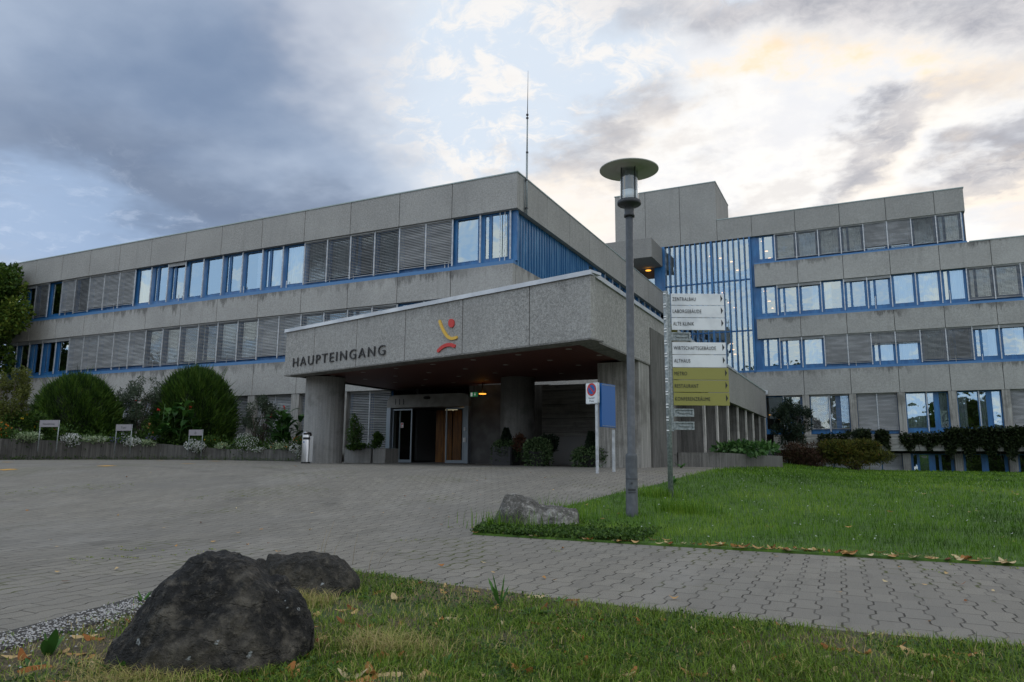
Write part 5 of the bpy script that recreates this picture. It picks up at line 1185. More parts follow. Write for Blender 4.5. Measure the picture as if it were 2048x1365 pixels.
# yellow-green shrub at the left
def gz(x, y, z=None): return .35 if z is None else z
def shrub(px0, px1, pyt, pyb, dep, name, label, cat, m, nl, ln, wd, grp=None, **kw):
    c_ = at((px0+px1)/2, (pyt+pyb)/2, dep); rx = (px1-px0)/2*dep/FPX; rz = (pyb-pyt)/2*dep/FPX
    zb_ = kw.pop('zbase', c_[2]-rz); tk = kw.pop('tk', True); t = thing(name, label, cat, (float(c_[0]), float(c_[1]), float(zb_)), grp)
    _, ls = crown('foliage', t, c_, (rx, rx*kw.pop('dy', .8), rz), m, nl, ln, wd, **kw)
    if tk:
        e = MB(); base = np.array([c_[0], c_[1], zb_-.05])
        for l_, r_2 in ls[:18]:
            b_ = base+np.array([*rng.normal(0, rx*.12, 2), 0]); e.tube([b_, (b_+l_)/2+rng.normal(0, rx*.05, 3), l_], [.035, .022, .008], 6)
        obj('stems', e, M_BARK, t)
    return t, c_, rx, rz
shrub(-25, 68, 728, 865, 25.6, 'yellow_green_shrub', 'loose yellow-green shrub at the left end of the flowerbed', 'shrub', G_YG, 5200, .085, .05, k=34, rmin=.14, rmax=.3, spread=.9, shell=.2, zbase=.3)
def dome(px0, px1, pyt, pyb, dep, label):
    c_ = at((px0+px1)/2, pyb, dep); rx = (px1-px0)/2*dep/FPX; hz = (pyb-pyt)*dep/FPX; base = np.array([c_[0], c_[1], c_[2]])
    t = thing('dome_bush', label, 'bush', tuple(float(q) for q in base), 'clipped dome bushes behind the flowerbed wall')
    n = 24000; zz_ = rng.random(n)**.85; an = rng.uniform(0, 2*math.pi, n); prof_ = (1-np.clip(zz_, 0, 1)**2.5)**.5*(.90+.10*np.clip(zz_*4, 0, 1))
    ph = rng.uniform(0, 6); lump = 1+.06*np.sin(an*5+zz_*7+ph)+.05*np.sin(an*11-zz_*13+ph)+.06*np.sin(an*2+ph)+.035*rng.normal(size=n)+.10*(rng.random(n) < .03); f = rng.uniform(.70, 1.0, n)**.6
    d = unit(np.stack([np.cos(an)*prof_, np.sin(an)*prof_, zz_**2*.9+.05], 1)); P = base+np.stack([np.cos(an)*prof_*rx*f*lump*.93, np.sin(an)*prof_*rx*f*lump*.93, zz_*hz*.93*(.8+.2*f)*(.97+.03*lump)], 1)
    gap = np.sin(an*4+zz_*15+ph)*np.sin(an*9-zz_*8+2*ph); kk = (gap < .62) | (rng.random(n) < .35); P = np.where(kk[:, None], P, base+(P-base)*.90)
    D = unit(d*.75+np.array([0, 0, .75])+rng.normal(size=(n, 3))*.38); v = np.clip(.42+.14*np.sin(an*9+d[:, 2]*11)+rng.normal(0, .2, n), 0, 1)
    cloud('foliage', [leaves(P, D, hz*.085*rng.uniform(.6, 1.6, n)*(1+1.1*(rng.random(n) < .02)), hz*.010, v)], G_DOME, t)
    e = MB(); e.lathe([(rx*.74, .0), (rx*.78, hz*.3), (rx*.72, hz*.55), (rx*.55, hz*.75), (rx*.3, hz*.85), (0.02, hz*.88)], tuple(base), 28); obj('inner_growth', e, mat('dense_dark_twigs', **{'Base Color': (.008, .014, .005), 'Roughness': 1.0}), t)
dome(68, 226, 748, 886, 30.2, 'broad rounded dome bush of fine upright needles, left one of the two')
dome(306, 462, 735, 893, 32.9, 'taller rounded dome bush behind the wheelchair parking plate')
shrub(226, 332, 742, 880, 31.5, 'airy_shrub', 'airy grey-green shrub between the two dome bushes', 'shrub', G_OLIVE, 7000, .10, .045, k=44, rmin=.12, rmax=.26, spread=.92, shell=.1, zbase=.3)
shrub(478, 560, 788, 884, 32.2, 'airy_shrub', 'grey-green shrub against the wing, right of the dome bushes', 'shrub', G_OLIVE, 5200, .10, .045, k=34, rmin=.14, rmax=.28, spread=.9, shell=.1, zbase=.1)
shrub(690, 730, 825, 900, 29.6, 'flowering_shrub', 'dark shrub with a few red blooms in the trough beside the round column', 'shrub', G_HERB, 1500, .09, .045, k=14, zbase=.15)
# cannas: broad leaves on stalks with red blooms
def canna(px, pyt, pyb, dep, wpx, label, nst=9):
    c_ = at(px, pyb, dep); sc_ = dep/FPX; hz = (pyb-pyt)*sc_; wx_ = wpx*sc_/2
    t = thing('canna_plant', label, 'plant', tuple(float(q) for q in c_), 'canna plants in the flowerbed'); e = MB(); Vs = []; Fs = []; As = []; fl = []
    for i in range(nst):
        b_ = c_+np.array([rng.normal(0, wx_*.35), rng.normal(0, wx_*.35), 0]); h_ = hz*rng.uniform(.65, .97); tp = b_+np.array([rng.normal(0, wx_*.2), rng.normal(0, wx_*.2), h_]); e.tube([b_, tp], [.018, .008], 6)
        if i % 3 == 0: fl.append(tp+np.array([0, 0, .05]))
        for k in range(7):
            z_ = .12+.82*k/7; p = b_+(tp-b_)*z_; a = rng.uniform(0, 6.28); L_ = rng.uniform(.45, .68)*hz/2.0*1.25; W2 = L_*.40; tilt_ = rng.uniform(.35, 1.1)*(1-.3*z_)
            d = np.array([math.cos(a), math.sin(a), 0]); sd_ = np.array([-math.sin(a), math.cos(a), 0]); n = 6; k0 = len(Vs)
            for j in range(n+1):
                s_ = j/n; wj = W2/2*math.sin(math.pi*min(1, s_*.92+.06))**.8; q_ = p+d*L_*s_*math.cos(tilt_)+np.array([0, 0, L_*(s_*math.sin(tilt_+.5)-.75*s_*s_*.8)])
                Vs += [q_-sd_*wj+np.array([0, 0, wj*.25]), q_, q_+sd_*wj+np.array([0, 0, wj*.25])]
            v_ = rng.uniform(.1, 1); As += [v_]*(3*(n+1))
            for j in range(n): a0 = k0+3*j; Fs += [(a0, a0+1, a0+4, a0+3), (a0+1, a0+2, a0+5, a0+4)]
    me = npmesh('leaves', Vs, Fs, As, ORG[t.name]); link('leaves', me, G_CANNA, t); obj('stalks', e, mat('green_stalk', **{'Base Color': (.05, .11, .03)}), t)
    flowers('blooms', t, np.repeat(fl, 2, 0)+rng.normal(0, .04, (len(fl)*2, 3)), .075, F_RED, 4)
canna(243, 796, 872, 31.6, 44, 'canna with narrow green leaves just left of the airy shrub', 6)
canna(340, 796, 884, 31.0, 96, 'broad-leaved canna with red blooms before the taller dome bush', 11)
canna(573, 806, 892, 30.4, 76, 'broad-leaved canna with red blooms left of the litter bin', 11)
# low mixed planting of the bed
WPa = np.array(WP)
def bedpt(px, off, z):           # a point behind the wall's front edge, along the viewing ray column
    d = ray(px, 900)[:2]
    for i in range(len(WPa)-1):
        a, b_ = WPa[i], WPa[i+1]; M_ = np.array([[d[0], a[0]-b_[0]], [d[1], a[1]-b_[1]]])
        try: s_, t_ = np.linalg.solve(M_, a)
        except Exception: continue
        if -.001 <= t_ <= 1.001 and s_ > 0: p = d*s_; return np.array([p[0]*(1+off/np.linalg.norm(p)), p[1]*(1+off/np.linalg.norm(p)), z])
    return np.array([d[0]*30, d[1]*30, z])
def zpix(py, p): d = ray(500, py); D = -.439*p[0]+.898*p[1]; return float(d[2]*D/(-.439*d[0]+.898*d[1]))
def mound(px0, px1, pyt, pyb, name, label, cat, m_leaf, m_fl, nleaf, nfl, fr_=.035, off=.3, grp=None, lsz=.07, dy=.5):
    c_ = bedpt((px0+px1)/2, off, 0); D = -.439*c_[0]+.898*c_[1]; zt_ = at((px0+px1)/2, pyt, D)[2]; zb_ = at((px0+px1)/2, pyb, D)[2]; rx = (px1-px0)/2*D/FPX
    c_[2] = (zt_+zb_)/2; rz = (zt_-zb_)/2; t = thing(name, label, cat, (float(c_[0]), float(c_[1]), float(zb_)), grp)
    subs = [(c_+np.array([rng.uniform(-.45, .45)*rx, rng.uniform(-.4, .4)*dy, rng.uniform(-.35, .4)*rz]), rng.uniform(.45, .72)) for _ in range(7)]
    def pick(n, sh):
        o_2 = []; dd = []
        for sc_, sr in subs:
            P, d = inball(n//7+1, sc_, (rx*sr, dy*sr, rz*sr), sh); o_2.append(P); dd.append(d)
        return np.concatenate(o_2), np.concatenate(dd)
    P, d = pick(nleaf, .4); D_ = unit(d+rng.normal(size=P.shape)*.7+np.array([0, 0, .4]))
    cloud('foliage', [leaves(P, D_, lsz*rng.uniform(.6, 1.4, len(P)), lsz*.5, rng.random(len(P)))], m_leaf, t)
    if nfl:
        P, d = pick(nfl*3, .9); k = (d@unit(-c_)+d[:, 2]*.5) > .0; P = P[k]; P = P[rng.permutation(len(P))][:nfl]; flowers('blossoms', t, P, fr_*.8, m_fl, 6)
    return t
mound(120, 160, 864, 897, 'white_flower_clump', 'white blossom clump spilling over the wall right of the first parking plate', 'flowers', G_HERB, F_WHITE, 500, 330, .045, -.05, 'white flower clumps')
mound(244, 280, 870, 896, 'white_flower_clump', 'white blossom clump spilling over the wall below the Taxi plate', 'flowers', G_HERB, F_WHITE, 400, 240, .045, -.05, 'white flower clumps')
mound(372, 410, 878, 910, 'white_flower_clump', 'white blossom clump hanging below the wheelchair plate', 'flowers', G_HERB, F_WHITE, 500, 330, .045, -.05, 'white flower clumps')
mound(458, 522, 864, 908, 'white_flower_clump', 'widest loose clump of tiny white flowers right of the dome bushes', 'flowers', G_HERB, F_WHITE, 1300, 380, .032, .0, 'white flower clumps')
mound(508, 530, 893, 910, 'white_flower_clump', 'smallest white clump at the foot of the widest one', 'flowers', G_HERB, F_WHITE, 200, 120, .035, -.1, 'white flower clumps')
mound(588, 606, 886, 920, 'white_flower_clump', 'white blossom clump hanging beside the litter bin', 'flowers', G_HERB, F_WHITE, 300, 200, .04, -.15, 'white flower clumps')
mound(24, 76, 866, 886, 'variegated_plant', 'pale variegated trailing plant left of the first parking plate', 'plant', G_VAR, None, 900, 0, .03, -.05, 'pale variegated trailing plants', .11)
mound(160, 214, 872, 886, 'variegated_plant', 'pale variegated trailing plant right of the first white clump', 'plant', G_VAR, F_WHITE, 500, 30, .05, .0, 'pale variegated trailing plants', .10)
mound(278, 310, 880, 892, 'variegated_plant', 'pale variegated trailing plant right of the Taxi plate', 'plant', G_VAR, None, 320, 0, .03, .0, 'pale variegated trailing plants', .10)
mound(430, 455, 886, 898, 'variegated_plant', 'pale trailing plant among yellow blooms', 'plant', G_VAR, F_YEL, 260, 6, .045, .0, 'pale variegated trailing plants', .09)
mound(542, 586, 884, 902, 'variegated_plant', 'pale green trailing plant at the foot of the right canna', 'plant', G_VAR, F_ORG, 260, 6, .05, .05, 'pale variegated trailing plants', .09)
mound(-30, 30, 842, 880, 'marigold_clump', 'orange marigolds at the far left of the flowerbed', 'flowers', G_HERB, F_ORG, 1300, 40, .055, .4)
mound(10, 70, 812, 872, 'rose_bush', 'leafy bush with yellow and pink blooms behind the marigolds', 'bush', G_HERB, F_YEL, 2400, 7, .10, 1.2, None, .11, .8)
mound(62, 112, 834, 885, 'rose_bush', 'dark leafy bush with red blooms behind the first parking plate', 'bush', G_HERB, F_RED, 1800, 6, .10, .9, None, .10, .7)
mound(282, 322, 836, 882, 'dahlia_bush', 'leafy bush dotted with peach dahlias right of the Taxi plate', 'bush', G_HERB, F_PEACH, 1300, 11, .085, .5, None, .10, .5)
mound(208, 246, 872, 888, 'violet_flower_patch', 'low patch of small violet flowers left of the Taxi plate', 'flowers', G_HERB, F_PUR, 350, 60, .035, .1)
mound(280, 330, 866, 884, 'violet_flower_patch', 'low patch of small violet flowers below the peach dahlias', 'flowers', G_HERB, F_PUR, 350, 60, .035, .3)
mound(400, 440, 872, 890, 'yellow_flower_patch', 'scattered yellow flowers right of the wheelchair plate', 'flowers', G_HERB, F_YEL, 350, 8, .045, .2)
mound(588, 612, 870, 892, 'marigold_clump', 'orange flowers just left of the litter bin', 'flowers', G_HERB, F_ORG, 400, 9, .055, .1)
# general low greenery of the bed (uncountable)
ps = []
for i in range(4200):
    px = rng.uniform(-200, 612); p = bedpt(px, rng.uniform(.1, 2.6), 0); p[2] = (.34 if px < 400 else .34-.24*min(1, (px-400)/60.))+rng.uniform(0, .55)*rng.random()**.5; ps.append(p)
ps = np.array(ps); ps = np.repeat(ps, 4, 0)+rng.normal(0, .13, (len(ps)*4, 3)); D_ = unit(rng.normal(size=ps.shape)+np.array([0, 0, .7]))
o = cloud('bed_ground_cover', [leaves(ps, D_, .11*rng.uniform(.6, 1.4, len(ps)), .05, rng.random(len(ps))*.8)], G_HERB); tag(o, 'low green ground cover filling the flowerbed', 'ground cover', kind='stuff')
# weeds along the foot of the wall
ps = []
for i in range(700):
    px = rng.uniform(-100, 605); p = bedpt(px, -.06, 0); p[2] = float(H(p[0], p[1]))+rng.uniform(0, .08); ps.append(p)
ps = np.repeat(np.array(ps), 3, 0)+rng.normal(0, .05, (2100, 3)); D_ = unit(rng.normal(size=ps.shape)+np.array([0, 0, .8])); o = cloud('wall_foot_weeds', [leaves(ps, D_, .06, .025, rng.random(len(ps)))], G_HERB); tag(o, 'small weeds along the foot of the flowerbed wall', 'weeds', kind='stuff')
# potted shrubs under the canopy
def pot(px0, px1, pyt, pyb, dep, potw, label, conef=None, m=G_VAR, square=False):
    c_ = at((px0+px1)/2, pyb, dep); c_[2] = float(H(c_[0], c_[1])); s_ = dep/FPX; hz = (pyb-pyt)*s_; rx = (px1-px0)/2*s_
    t = thing('potted_plant', label, 'potted plant', tuple(float(q) for q in c_), 'potted plants under the canopy')
    e = MB(); r = potw*s_/2
    if square:
        for sx, sy, a, b2 in ((-1, 0, .03, r), (1, 0, .03, r), (0, -1, r, .03), (0, 1, r, .03)): e.box(c_[0]+sx*r-a, c_[0]+sx*r+a, c_[1]+sy*r-b2, c_[1]+sy*r+b2, c_[2], c_[2]+hz*.62)
        e.box(c_[0]-r, c_[0]+r, c_[1]-r, c_[1]+r, c_[2]+.01, c_[2]+hz*.55)
    else: e.lathe([(r*.62, 0), (r*.80, hz*.2), (r*.98, hz*.42), (r, hz*.46), (r*.9, hz*.46), (r*.85, hz*.40), (0, hz*.40)], tuple(c_), 28, cap=False)
    obj('pot', e, mat('charcoal_pot', **{'Base Color': (.022, .022, .024), 'Roughness': .6}), t)
    n = 2600; cc3 = c_+np.array([0, 0, hz*.55]); P, d = inball(n, cc3, (rx, rx*.8, hz*.34), .45); hang = rng.random(n) < .4; P[hang, 2] -= rng.uniform(0, hz*.42, hang.sum()); D_ = unit(d+rng.normal(size=P.shape)*.6-np.array([0, 0, .2]))
    cloud('trailing_leaves', [leaves(P, D_, .075*rng.uniform(.6, 1.4, n), .05, np.clip(rng.normal(.35, .25, n), 0, 1))], leafmat('pot_leaves', [(.03, .06, .02), (.09, .15, .06), (.22, .28, .14)]), t)
    if conef:
        w2, hh = conef; n = 1800; z_ = rng.random(n)**1.3; a = rng.uniform(0, 6.28, n); rr_ = w2*s_/2*(1-z_)*rng.uniform(.5, 1, n)+.02; P = c_+np.stack([rr_*np.cos(a), rr_*np.sin(a), hz*.5+z_*hh*s_], 1); D_ = unit(np.stack([np.cos(a), np.sin(a), np.full(n, .9)], 1)+rng.normal(0, .3, (n, 3)))
        cloud('evergreen', [leaves(P, D_, .10, .03, rng.random(n)*.7)], G_PINE, t)
pot(982, 1042, 876, 934, 24.2, 38, 'potted plant with variegated trailing leaves nearest the entrance', (34, 42), square=True)
pot(1045, 1106, 874, 936, 22.6, 40, 'round charcoal pot with trailing leaves and a dark drooping shrub', None)
pot(1142, 1224, 890, 937, 21.3, 50, 'wide charcoal bowl with low leaves and small cone, behind the blue board', (30, 44))
# dark drooping shrub behind the middle pot
shrub(1058, 1122, 866, 918, 23.6, 'dark_shrub', 'dark rounded shrub leaning behind the middle pot under the canopy', 'shrub', G_PINE, 2600, .10, .05, k=14, zbase=-.2)
# red tinged plant between pots
shrub(1020, 1056, 868, 908, 23.9, 'reddish_plant', 'brown-red leafy plant between the first two pots', 'plant', leafmat('brown_red_leaves', [(.05, .03, .02), (.12, .05, .03), (.08, .07, .04)]), 600, .09, .05, k=8, zbase=-.2, tk=False)
# troughs' greenery
shrub(690, 745, 886, 900, 28.1, 'trough_greenery', 'low green leaves in the long trough beside the column', 'plant', G_HERB, 900, .10, .05, k=10, tk=False)
shrub(744, 772, 868, 900, 27.9, 'trough_greenery', 'upright dark green leaves in the short trough beside the entrance', 'plant', G_HERB, 900, .12, .05, k=8, tk=False)
# ---- right side
shrub(1546, 1626, 800, 905, 43.5, 'dwarf_pine', 'dark branching dwarf pine against the main block windows', 'tree', G_PINE, 9000, .20, .04, k=46, rmin=.12, rmax=.24, spread=.92, shell=.1, zbase=-.6)
shrub(1682, 1746, 852, 905, 45.5, 'dark_shrub', 'dense dark shrub below the closed blinds of the main block', 'shrub', G_PINE, 5200, .16, .07, k=24, zbase=-.6)
shrub(1556, 1656, 886, 938, 41, 'reddish_bush', 'reddish brown low bush at the left of the far lawn edge', 'bush', leafmat('red_brown_bush', [(.02, .014, .010), (.07, .035, .022), (.05, .05, .018)]), 6500, .15, .06, k=26, zbase=-.62, dy=.5)
shrub(1640, 1775, 880, 938, 40, 'fern_bush', 'yellow-green ferny bush with rusty tips at the far lawn edge', 'bush', leafmat('ferny_leaves', [(.02, .022, .006), (.06, .07, .012), (.13, .14, .02), (.16, .07, .02)]), 9500, .22, .05, k=34, zbase=-.62, dy=.4, up=.6)
# planter leaves right
def bigleaf(px0, px1, pyt, pyb, dep, label, n=240):
    c_ = at((px0+px1)/2, (pyt+pyb)/2, dep); s_ = dep/FPX; t = thing('hosta_row', label, 'plant', (float(c_[0]), float(c_[1]), float(c_[2])-.2)); P, d = inball(n*3, c_, ((px1-px0)/2*s_, 1.6, (pyb-pyt)/2*s_*.8), .2); D_ = unit(d+rng.normal(size=P.shape)*.6+np.array([0, 0, .2])); cloud('leaves', [leaves(P, D_, .26*rng.uniform(.6, 1.2, n*3), .13, rng.random(n*3), .12)], leafmat('hosta_leaves', [(.02, .06, .015), (.05, .13, .03), (.12, .22, .07)], .45), t)
bigleaf(1432, 1552, 886, 910, 28.0, 'row of broad green leaves in the right planter before the fins')
# ivy hanging over the parapet, right
def ivy(px0, px1, pyt, pyb, n, label, dens=.5, grp='ivy curtains hanging over the parapet'):
    a = at(px0, pyt, 44.6); b_ = at(px1, pyt, 44.6); xs_ = np.array([XonY(px0), XonY(px1)]); zt_ = zY(pyt, (px0+px1)/2); zb_ = zY(pyb, (px0+px1)/2)
    t = thing('hanging_ivy', label, 'ivy', (float(xs_.mean()), YE-.35, zt_), grp); x = rng.uniform(xs_[0], xs_[1], n); lenf = .45+.55*np.sin(x*3.1)**2*rng.uniform(.6, 1, n); z_ = zt_-(zt_-zb_)*rng.random(n)*lenf; y_ = YE-.33-rng.uniform(0, .22, n)-.25*np.exp(-((z_-zt_)/.3)**2)*rng.random(n)
    P = np.stack([x, y_, z_+rng.normal(0, .06, n)], 1); D_ = unit(rng.normal(size=(n, 3))*.7+np.array([0, -.4, -.5])); cloud('leaves', [leaves(P, D_, .16*rng.uniform(.6, 1.4, n), .11, rng.random(n))], G_IVY, t)
    e = MB()
    for x in np.linspace(xs_[0], xs_[1], max(2, int((xs_[1]-xs_[0])*2.5))): e.tube([(x, YE-.30, zt_), (x+rng.normal(0, .08), YE-.32, (zt_+zb_)/2), (x+rng.normal(0, .12), YE-.31, zb_+rng.uniform(0, .3))], .012, 5)
    obj('tendrils', e, M_BARK, t)
XonY = lambda px: float((ray(px, 880)*((YE-.3)/ray(px, 880)[1]))[0]); zY = lambda py, px: float((ray(px, py)*((YE-.3)/ray(px, py)[1]))[2])
ivy(1890, 2160, 856, 922, 16000, 'thick dark ivy covering the parapet at the right edge of the photo')
ivy(1800, 1900, 866, 905, 1500, 'thin ivy tendrils over the middle of the pale parapet')
ivy(1752, 1778, 862, 912, 1100, 'narrow ivy strand hanging left of the bare parapet stretch')
ivy(1716, 1742, 862, 905, 700, 'short ivy strand beside the dense dark shrub')
ivy(1636, 1700, 868, 900, 700, 'sparse ivy between the dwarf pine and the dense dark shrub')
# woods across the street behind the viewer (seen only mirrored in the windows)
def far_woods():
    ps = []; tr_ = MB()
    for (x, y, h) in [(-118+rng.uniform(-4, 4), 22-10*k+rng.uniform(-3, 3), 15+rng.uniform(-3, 4)) for k in range(7)]+[(-110+7.5*k+rng.uniform(-2, 2), -46-.1*k+rng.uniform(-6, 4), (14 if k < 7 else 11.5)+rng.uniform(-2.5, 3)) for k in range(24)]+[(-100+8*k+rng.uniform(-3, 3), -60+rng.uniform(-5, 5), 12.5+rng.uniform(-2, 2)) for k in range(20)]:
        for j in range(9):
            c_ = np.array([x+rng.normal(0, 2.2), y+rng.normal(0, 2.2), h*rng.uniform(.15, .9)-1]); n = 330; P, d = inball(n, c_, (2.6, 2.6, 2.4), .5); tr_.lathe([(.1, -1.7), (1.3, -1.0), (1.7, 0), (1.2, 1.1), (.1, 1.7)], tuple(c_), 8); ps.append(leaves(P, unit(d+rng.normal(size=P.shape)), 1.1*rng.uniform(.6, 1.3, n), .8, np.clip(rng.normal(.4, .25, n), 0, 1)))
        tr_.tube([(x, y, -1.2), (x, y, h*.7)], [.3, .12], 7)
    o = cloud('far_woods', ps, G_TREE); tag(o, 'wood edge across the street, mirrored in the windows', 'wood', kind='stuff'); tt = obj('far_trunks', tr_, M_BARK, o)
far_woods()

# ------------------------------------------------------------ BOULDERS
def rockfn(dark, light, lich):
    def fn(q, bs, m):
        P = objc(q); n = q.noise(P, 3.2, 7, .65); f = q.noise(P, 26, 5, .7); s_ = q.noise(P, 1.4, 5, .6); l = q.noise(P, 6.5, 5, .6)
        n9 = q.noise(P, 11, 6, .75); cc = q.mix(q.ss(q.m('ADD', q.m('MULTIPLY', n, .6), q.m('MULTIPLY', n9, .4)), .47, .66), dark, light); cc = q.mix(q.ss(f, .5, .72, 0, .4), cc, tuple(min(1, t*1.5) for t in light)); cc = q.mix(q.ss(s_, .55, .7, 0, .5), cc, tuple(t*1.1 for t in light)); f2 = q.noise(P, 75, 4, .8); cc = q.mix(q.ss(f2, .60, .72, 0, .55), cc, (.24, .23, .20)); vn_ = q.m('ABSOLUTE', q.m('SUBTRACT', q.noise(q.scale(P, (3, 3, 6)), 1.2, 5, .6), .5)); cc = q.mix(q.ss(vn_, .0, .012, .22, 0), cc, (.004, .004, .0035))
        vo = q.new('ShaderNodeTexVoronoi'); q.lk(q.vm('ADD', P, q.scale(q.noise(P, 9, 4, .6, 1), (.10, .10, .10))), vo.inputs['Vector']); vo.inputs['Scale'].default_value = 12.0
        sel = q.m('GREATER_THAN', q.sep(vo.outputs['Color'])[0], lich); lm = q.m('MULTIPLY', q.m('MULTIPLY', q.ss(q.m('ADD', vo.outputs['Distance'], q.m('MULTIPLY', q.noise(P, 22, 4, .7), .55)), .38, .46, 1, 0), sel), q.ss(q.noise(P, 40, 3, .7), .38, .5)); cc = q.mix(q.m('MULTIPLY', lm, .85), cc, (.42, .45, .45))
        q.lk(cc, bs.inputs['Base Color']); bs.inputs['Roughness'].default_value = .82; bump(q, bs, q.m('ADD', q.m('ADD', q.m('MULTIPLY', f, .6), q.m('MULTIPLY', f2, .35)), q.m('ADD', n, q.ss(vn_, 0, .03, -.2, 0))), .045, 1.0)
    return fn
from mathutils import noise as mn
def rock(name, label, cen, W2, D2, prof, m, seed, amp=.06, ridges=(), sink=.12, ez=.72):
    """prof(u) -> height at u in -1..1 along the viewer's left-right axis"""
    nu, nv = 190, 130; V = []; right = np.array([.898, .439, 0]); fwdv = np.array([-.439, .898, 0]); c = np.array(cen, float)
    for i in range(nu+1):
        uu = -1+2*i/nu; rad = math.sqrt(max(0, 1-abs(uu)**2.6))
        for j in range(nv+1):
            th = math.pi*j/nv; cy, sy = -math.cos(th), math.sin(th)
            h = prof(uu); y = D2*rad*math.copysign(abs(cy)**.85, cy); z = h*sy**ez
            p = np.array([uu*W2, y, z]); rdg = (1-abs(mn.noise(Vector(p*5.5+np.array([seed, 7, 0]))))*2)**3; nz = -amp*.12*max(0, rdg)+mn.fractal(Vector(p*2.3+np.array([seed, 0, 0])), 1.0, 2.0, 4)*amp+mn.fractal(Vector(p*7+np.array([seed, 3, 0])), 1.0, 2.0, 4)*amp*.35+mn.fractal(Vector(p*22+np.array([seed, 3, 0])), 1.0, 2.0, 4)*amp*.22
            dr_ = np.array([uu*.5, cy, sy]); dr_ /= np.linalg.norm(dr_); p = p+dr_*nz
            for (a, b_, w_, dpt) in ridges: p = p-dr_*dpt*math.exp(-((p[0]*a[0]+p[1]*a[1]+p[2]*a[2]-b_)/w_)**2)
            V.append(c+right*p[0]+fwdv*p[1]+np.array([0, 0, p[2]-sink*(1-sy)]))
    F = [(i*(nv+1)+j, (i+1)*(nv+1)+j, (i+1)*(nv+1)+j+1, i*(nv+1)+j+1) for i in range(nu) for j in range(nv)]
    me = npmesh(name, V, F, None, c); me.polygons.foreach_set('use_smooth', [True]*len(me.polygons)); o = link(name, me, m, None, tuple(c)); return tag(o, label, 'boulder')
def pf(pts): xs_, ys_ = zip(*pts); return lambda u: float(np.interp(u, xs_, ys_))
def smoothpf(pts):
    f = pf(pts); return lambda u: sum(f(max(-1, min(1, u+d)))*w_ for d, w_ in ((-.16, .1), (-.08, .2), (0, .4), (.08, .2), (.16, .1)))
M_R1 = mat('dark_mossy_boulder', rockfn((.005, .0045, .004), (.135, .118, .092), .66)); M_R2 = mat('brown_grey_boulder', rockfn((.016, .014, .010), (.105, .092, .070), .62)); M_R3 = mat('pale_weathered_stone', rockfn((.085, .08, .07), (.40, .385, .355), .92))
c1 = at(426, 1300, 3.32); c1[2] = -.90
rock('dark_boulder', 'large dark lichen-spotted boulder in the left foreground', c1, .445, .34, smoothpf([(-1, .02), (-.75, .18), (-.52, .33), (-.32, .44), (-.08, .47), (.2, .455), (.45, .41), (.66, .345), (.86, .25), (1, .13)]), M_R1, 3.3, .05, [((1, .3, .6), .46, .03, .022), ((.5, .1, -1), -.16, .03, .012)])
c2 = at(603, 1150, 4.85); c2[2] = -.90
rock('brown_boulder', 'smaller brown-grey boulder just behind the large dark one', c2, .385, .27, smoothpf([(-1, .10), (-.85, .21), (-.6, .255), (-.3, .235), (-.1, .255), (.2, .275), (.5, .24), (.75, .19), (1, .09)]), M_R2, 9.1, .045, [((1, .2, .9), -.02, .03, .04)])
c3 = at(1073, 1040, 9.35); c3[2] = float(H(c3[0], c3[1]))+.01
rock('pale_stone', 'pale flat-topped stone half buried at the tip of the lawn', c3, .55, .38, pf([(-1, .06), (-.9, .2), (-.74, .40), (-.45, .385), (-.1, .31), (.15, .27), (.5, .26), (.93, .25), (1, .18)]), M_R3, 5.7, .04, [((1, .2, .2), .1, .03, .02)], ez=.42)

# ------------------------------------------------------------ GRASS
def blades(name, P, h, w_, lean, v, m, seg2=True):
    n = len(P); a = rng.uniform(0, 2*math.pi, n); d = np.stack([np.cos(a), np.sin(a), np.zeros(n)], 1); s_ = np.stack([-np.sin(a), np.cos(a), np.zeros(n)], 1)
    h = h[:, None]; w_ = w_[:, None]; ln = lean[:, None]; Z = np.array([0, 0, 1.])
    b0_, b1_ = P-s_*w_/2, P+s_*w_/2; m0, m1 = P+Z*h*.55+d*h*ln*.3-s_*w_*.36, P+Z*h*.55+d*h*ln*.3+s_*w_*.36; t0 = P+Z*h*(1-.25*ln)+d*h*ln; 
    V = np.stack([b0_, b1_, m1, m0, t0-s_*w_*.05, t0+s_*w_*.05], 1).reshape(-1, 3); i = np.arange(n)[:, None]*6
    F = np.concatenate([i+np.array([[0, 1, 2, 3]]), i+np.array([[3, 2, 5, 4]])]); return link(name, npmesh(name, V, F, np.repeat(v, 6)), m)
def vnoise(x, y, s_, seed=0):
    return np.array([mn.noise(Vector((a*s_+seed, b_*s_, seed*.7))) for a, b_ in zip(x, y)])
def sample(n, dmin, dmax, a0, a1, pw=1.0):
    d = dmin*(dmax/dmin)**(rng.random(n)**pw); a = rng.uniform(R_(a0), R_(a1), n); return -d*np.sin(a)*1.0, d*np.cos(a)
def polar(n, dmin, dmax, a0, a1, pw=1.0):   # azimuth measured clockwise from +Y
    d = dmin*(dmax/dmin)**(rng.random(n)**pw); a = np.radians(rng.uniform(a0, a1, n)); return d*np.sin(a), d*np.cos(a), d
G_LAWN = leafmat('lawn_blades', [(.026, .065, .004), (.068, .160, .008), (.125, .245, .014), (.23, .33, .045)], .55, .3)
G_TURF = leafmat('turf_blades', [(.035, .065, .006), (.095, .17, .012), (.17, .27, .024), (.32, .33, .08), (.46, .34, .17)], .6, .25)
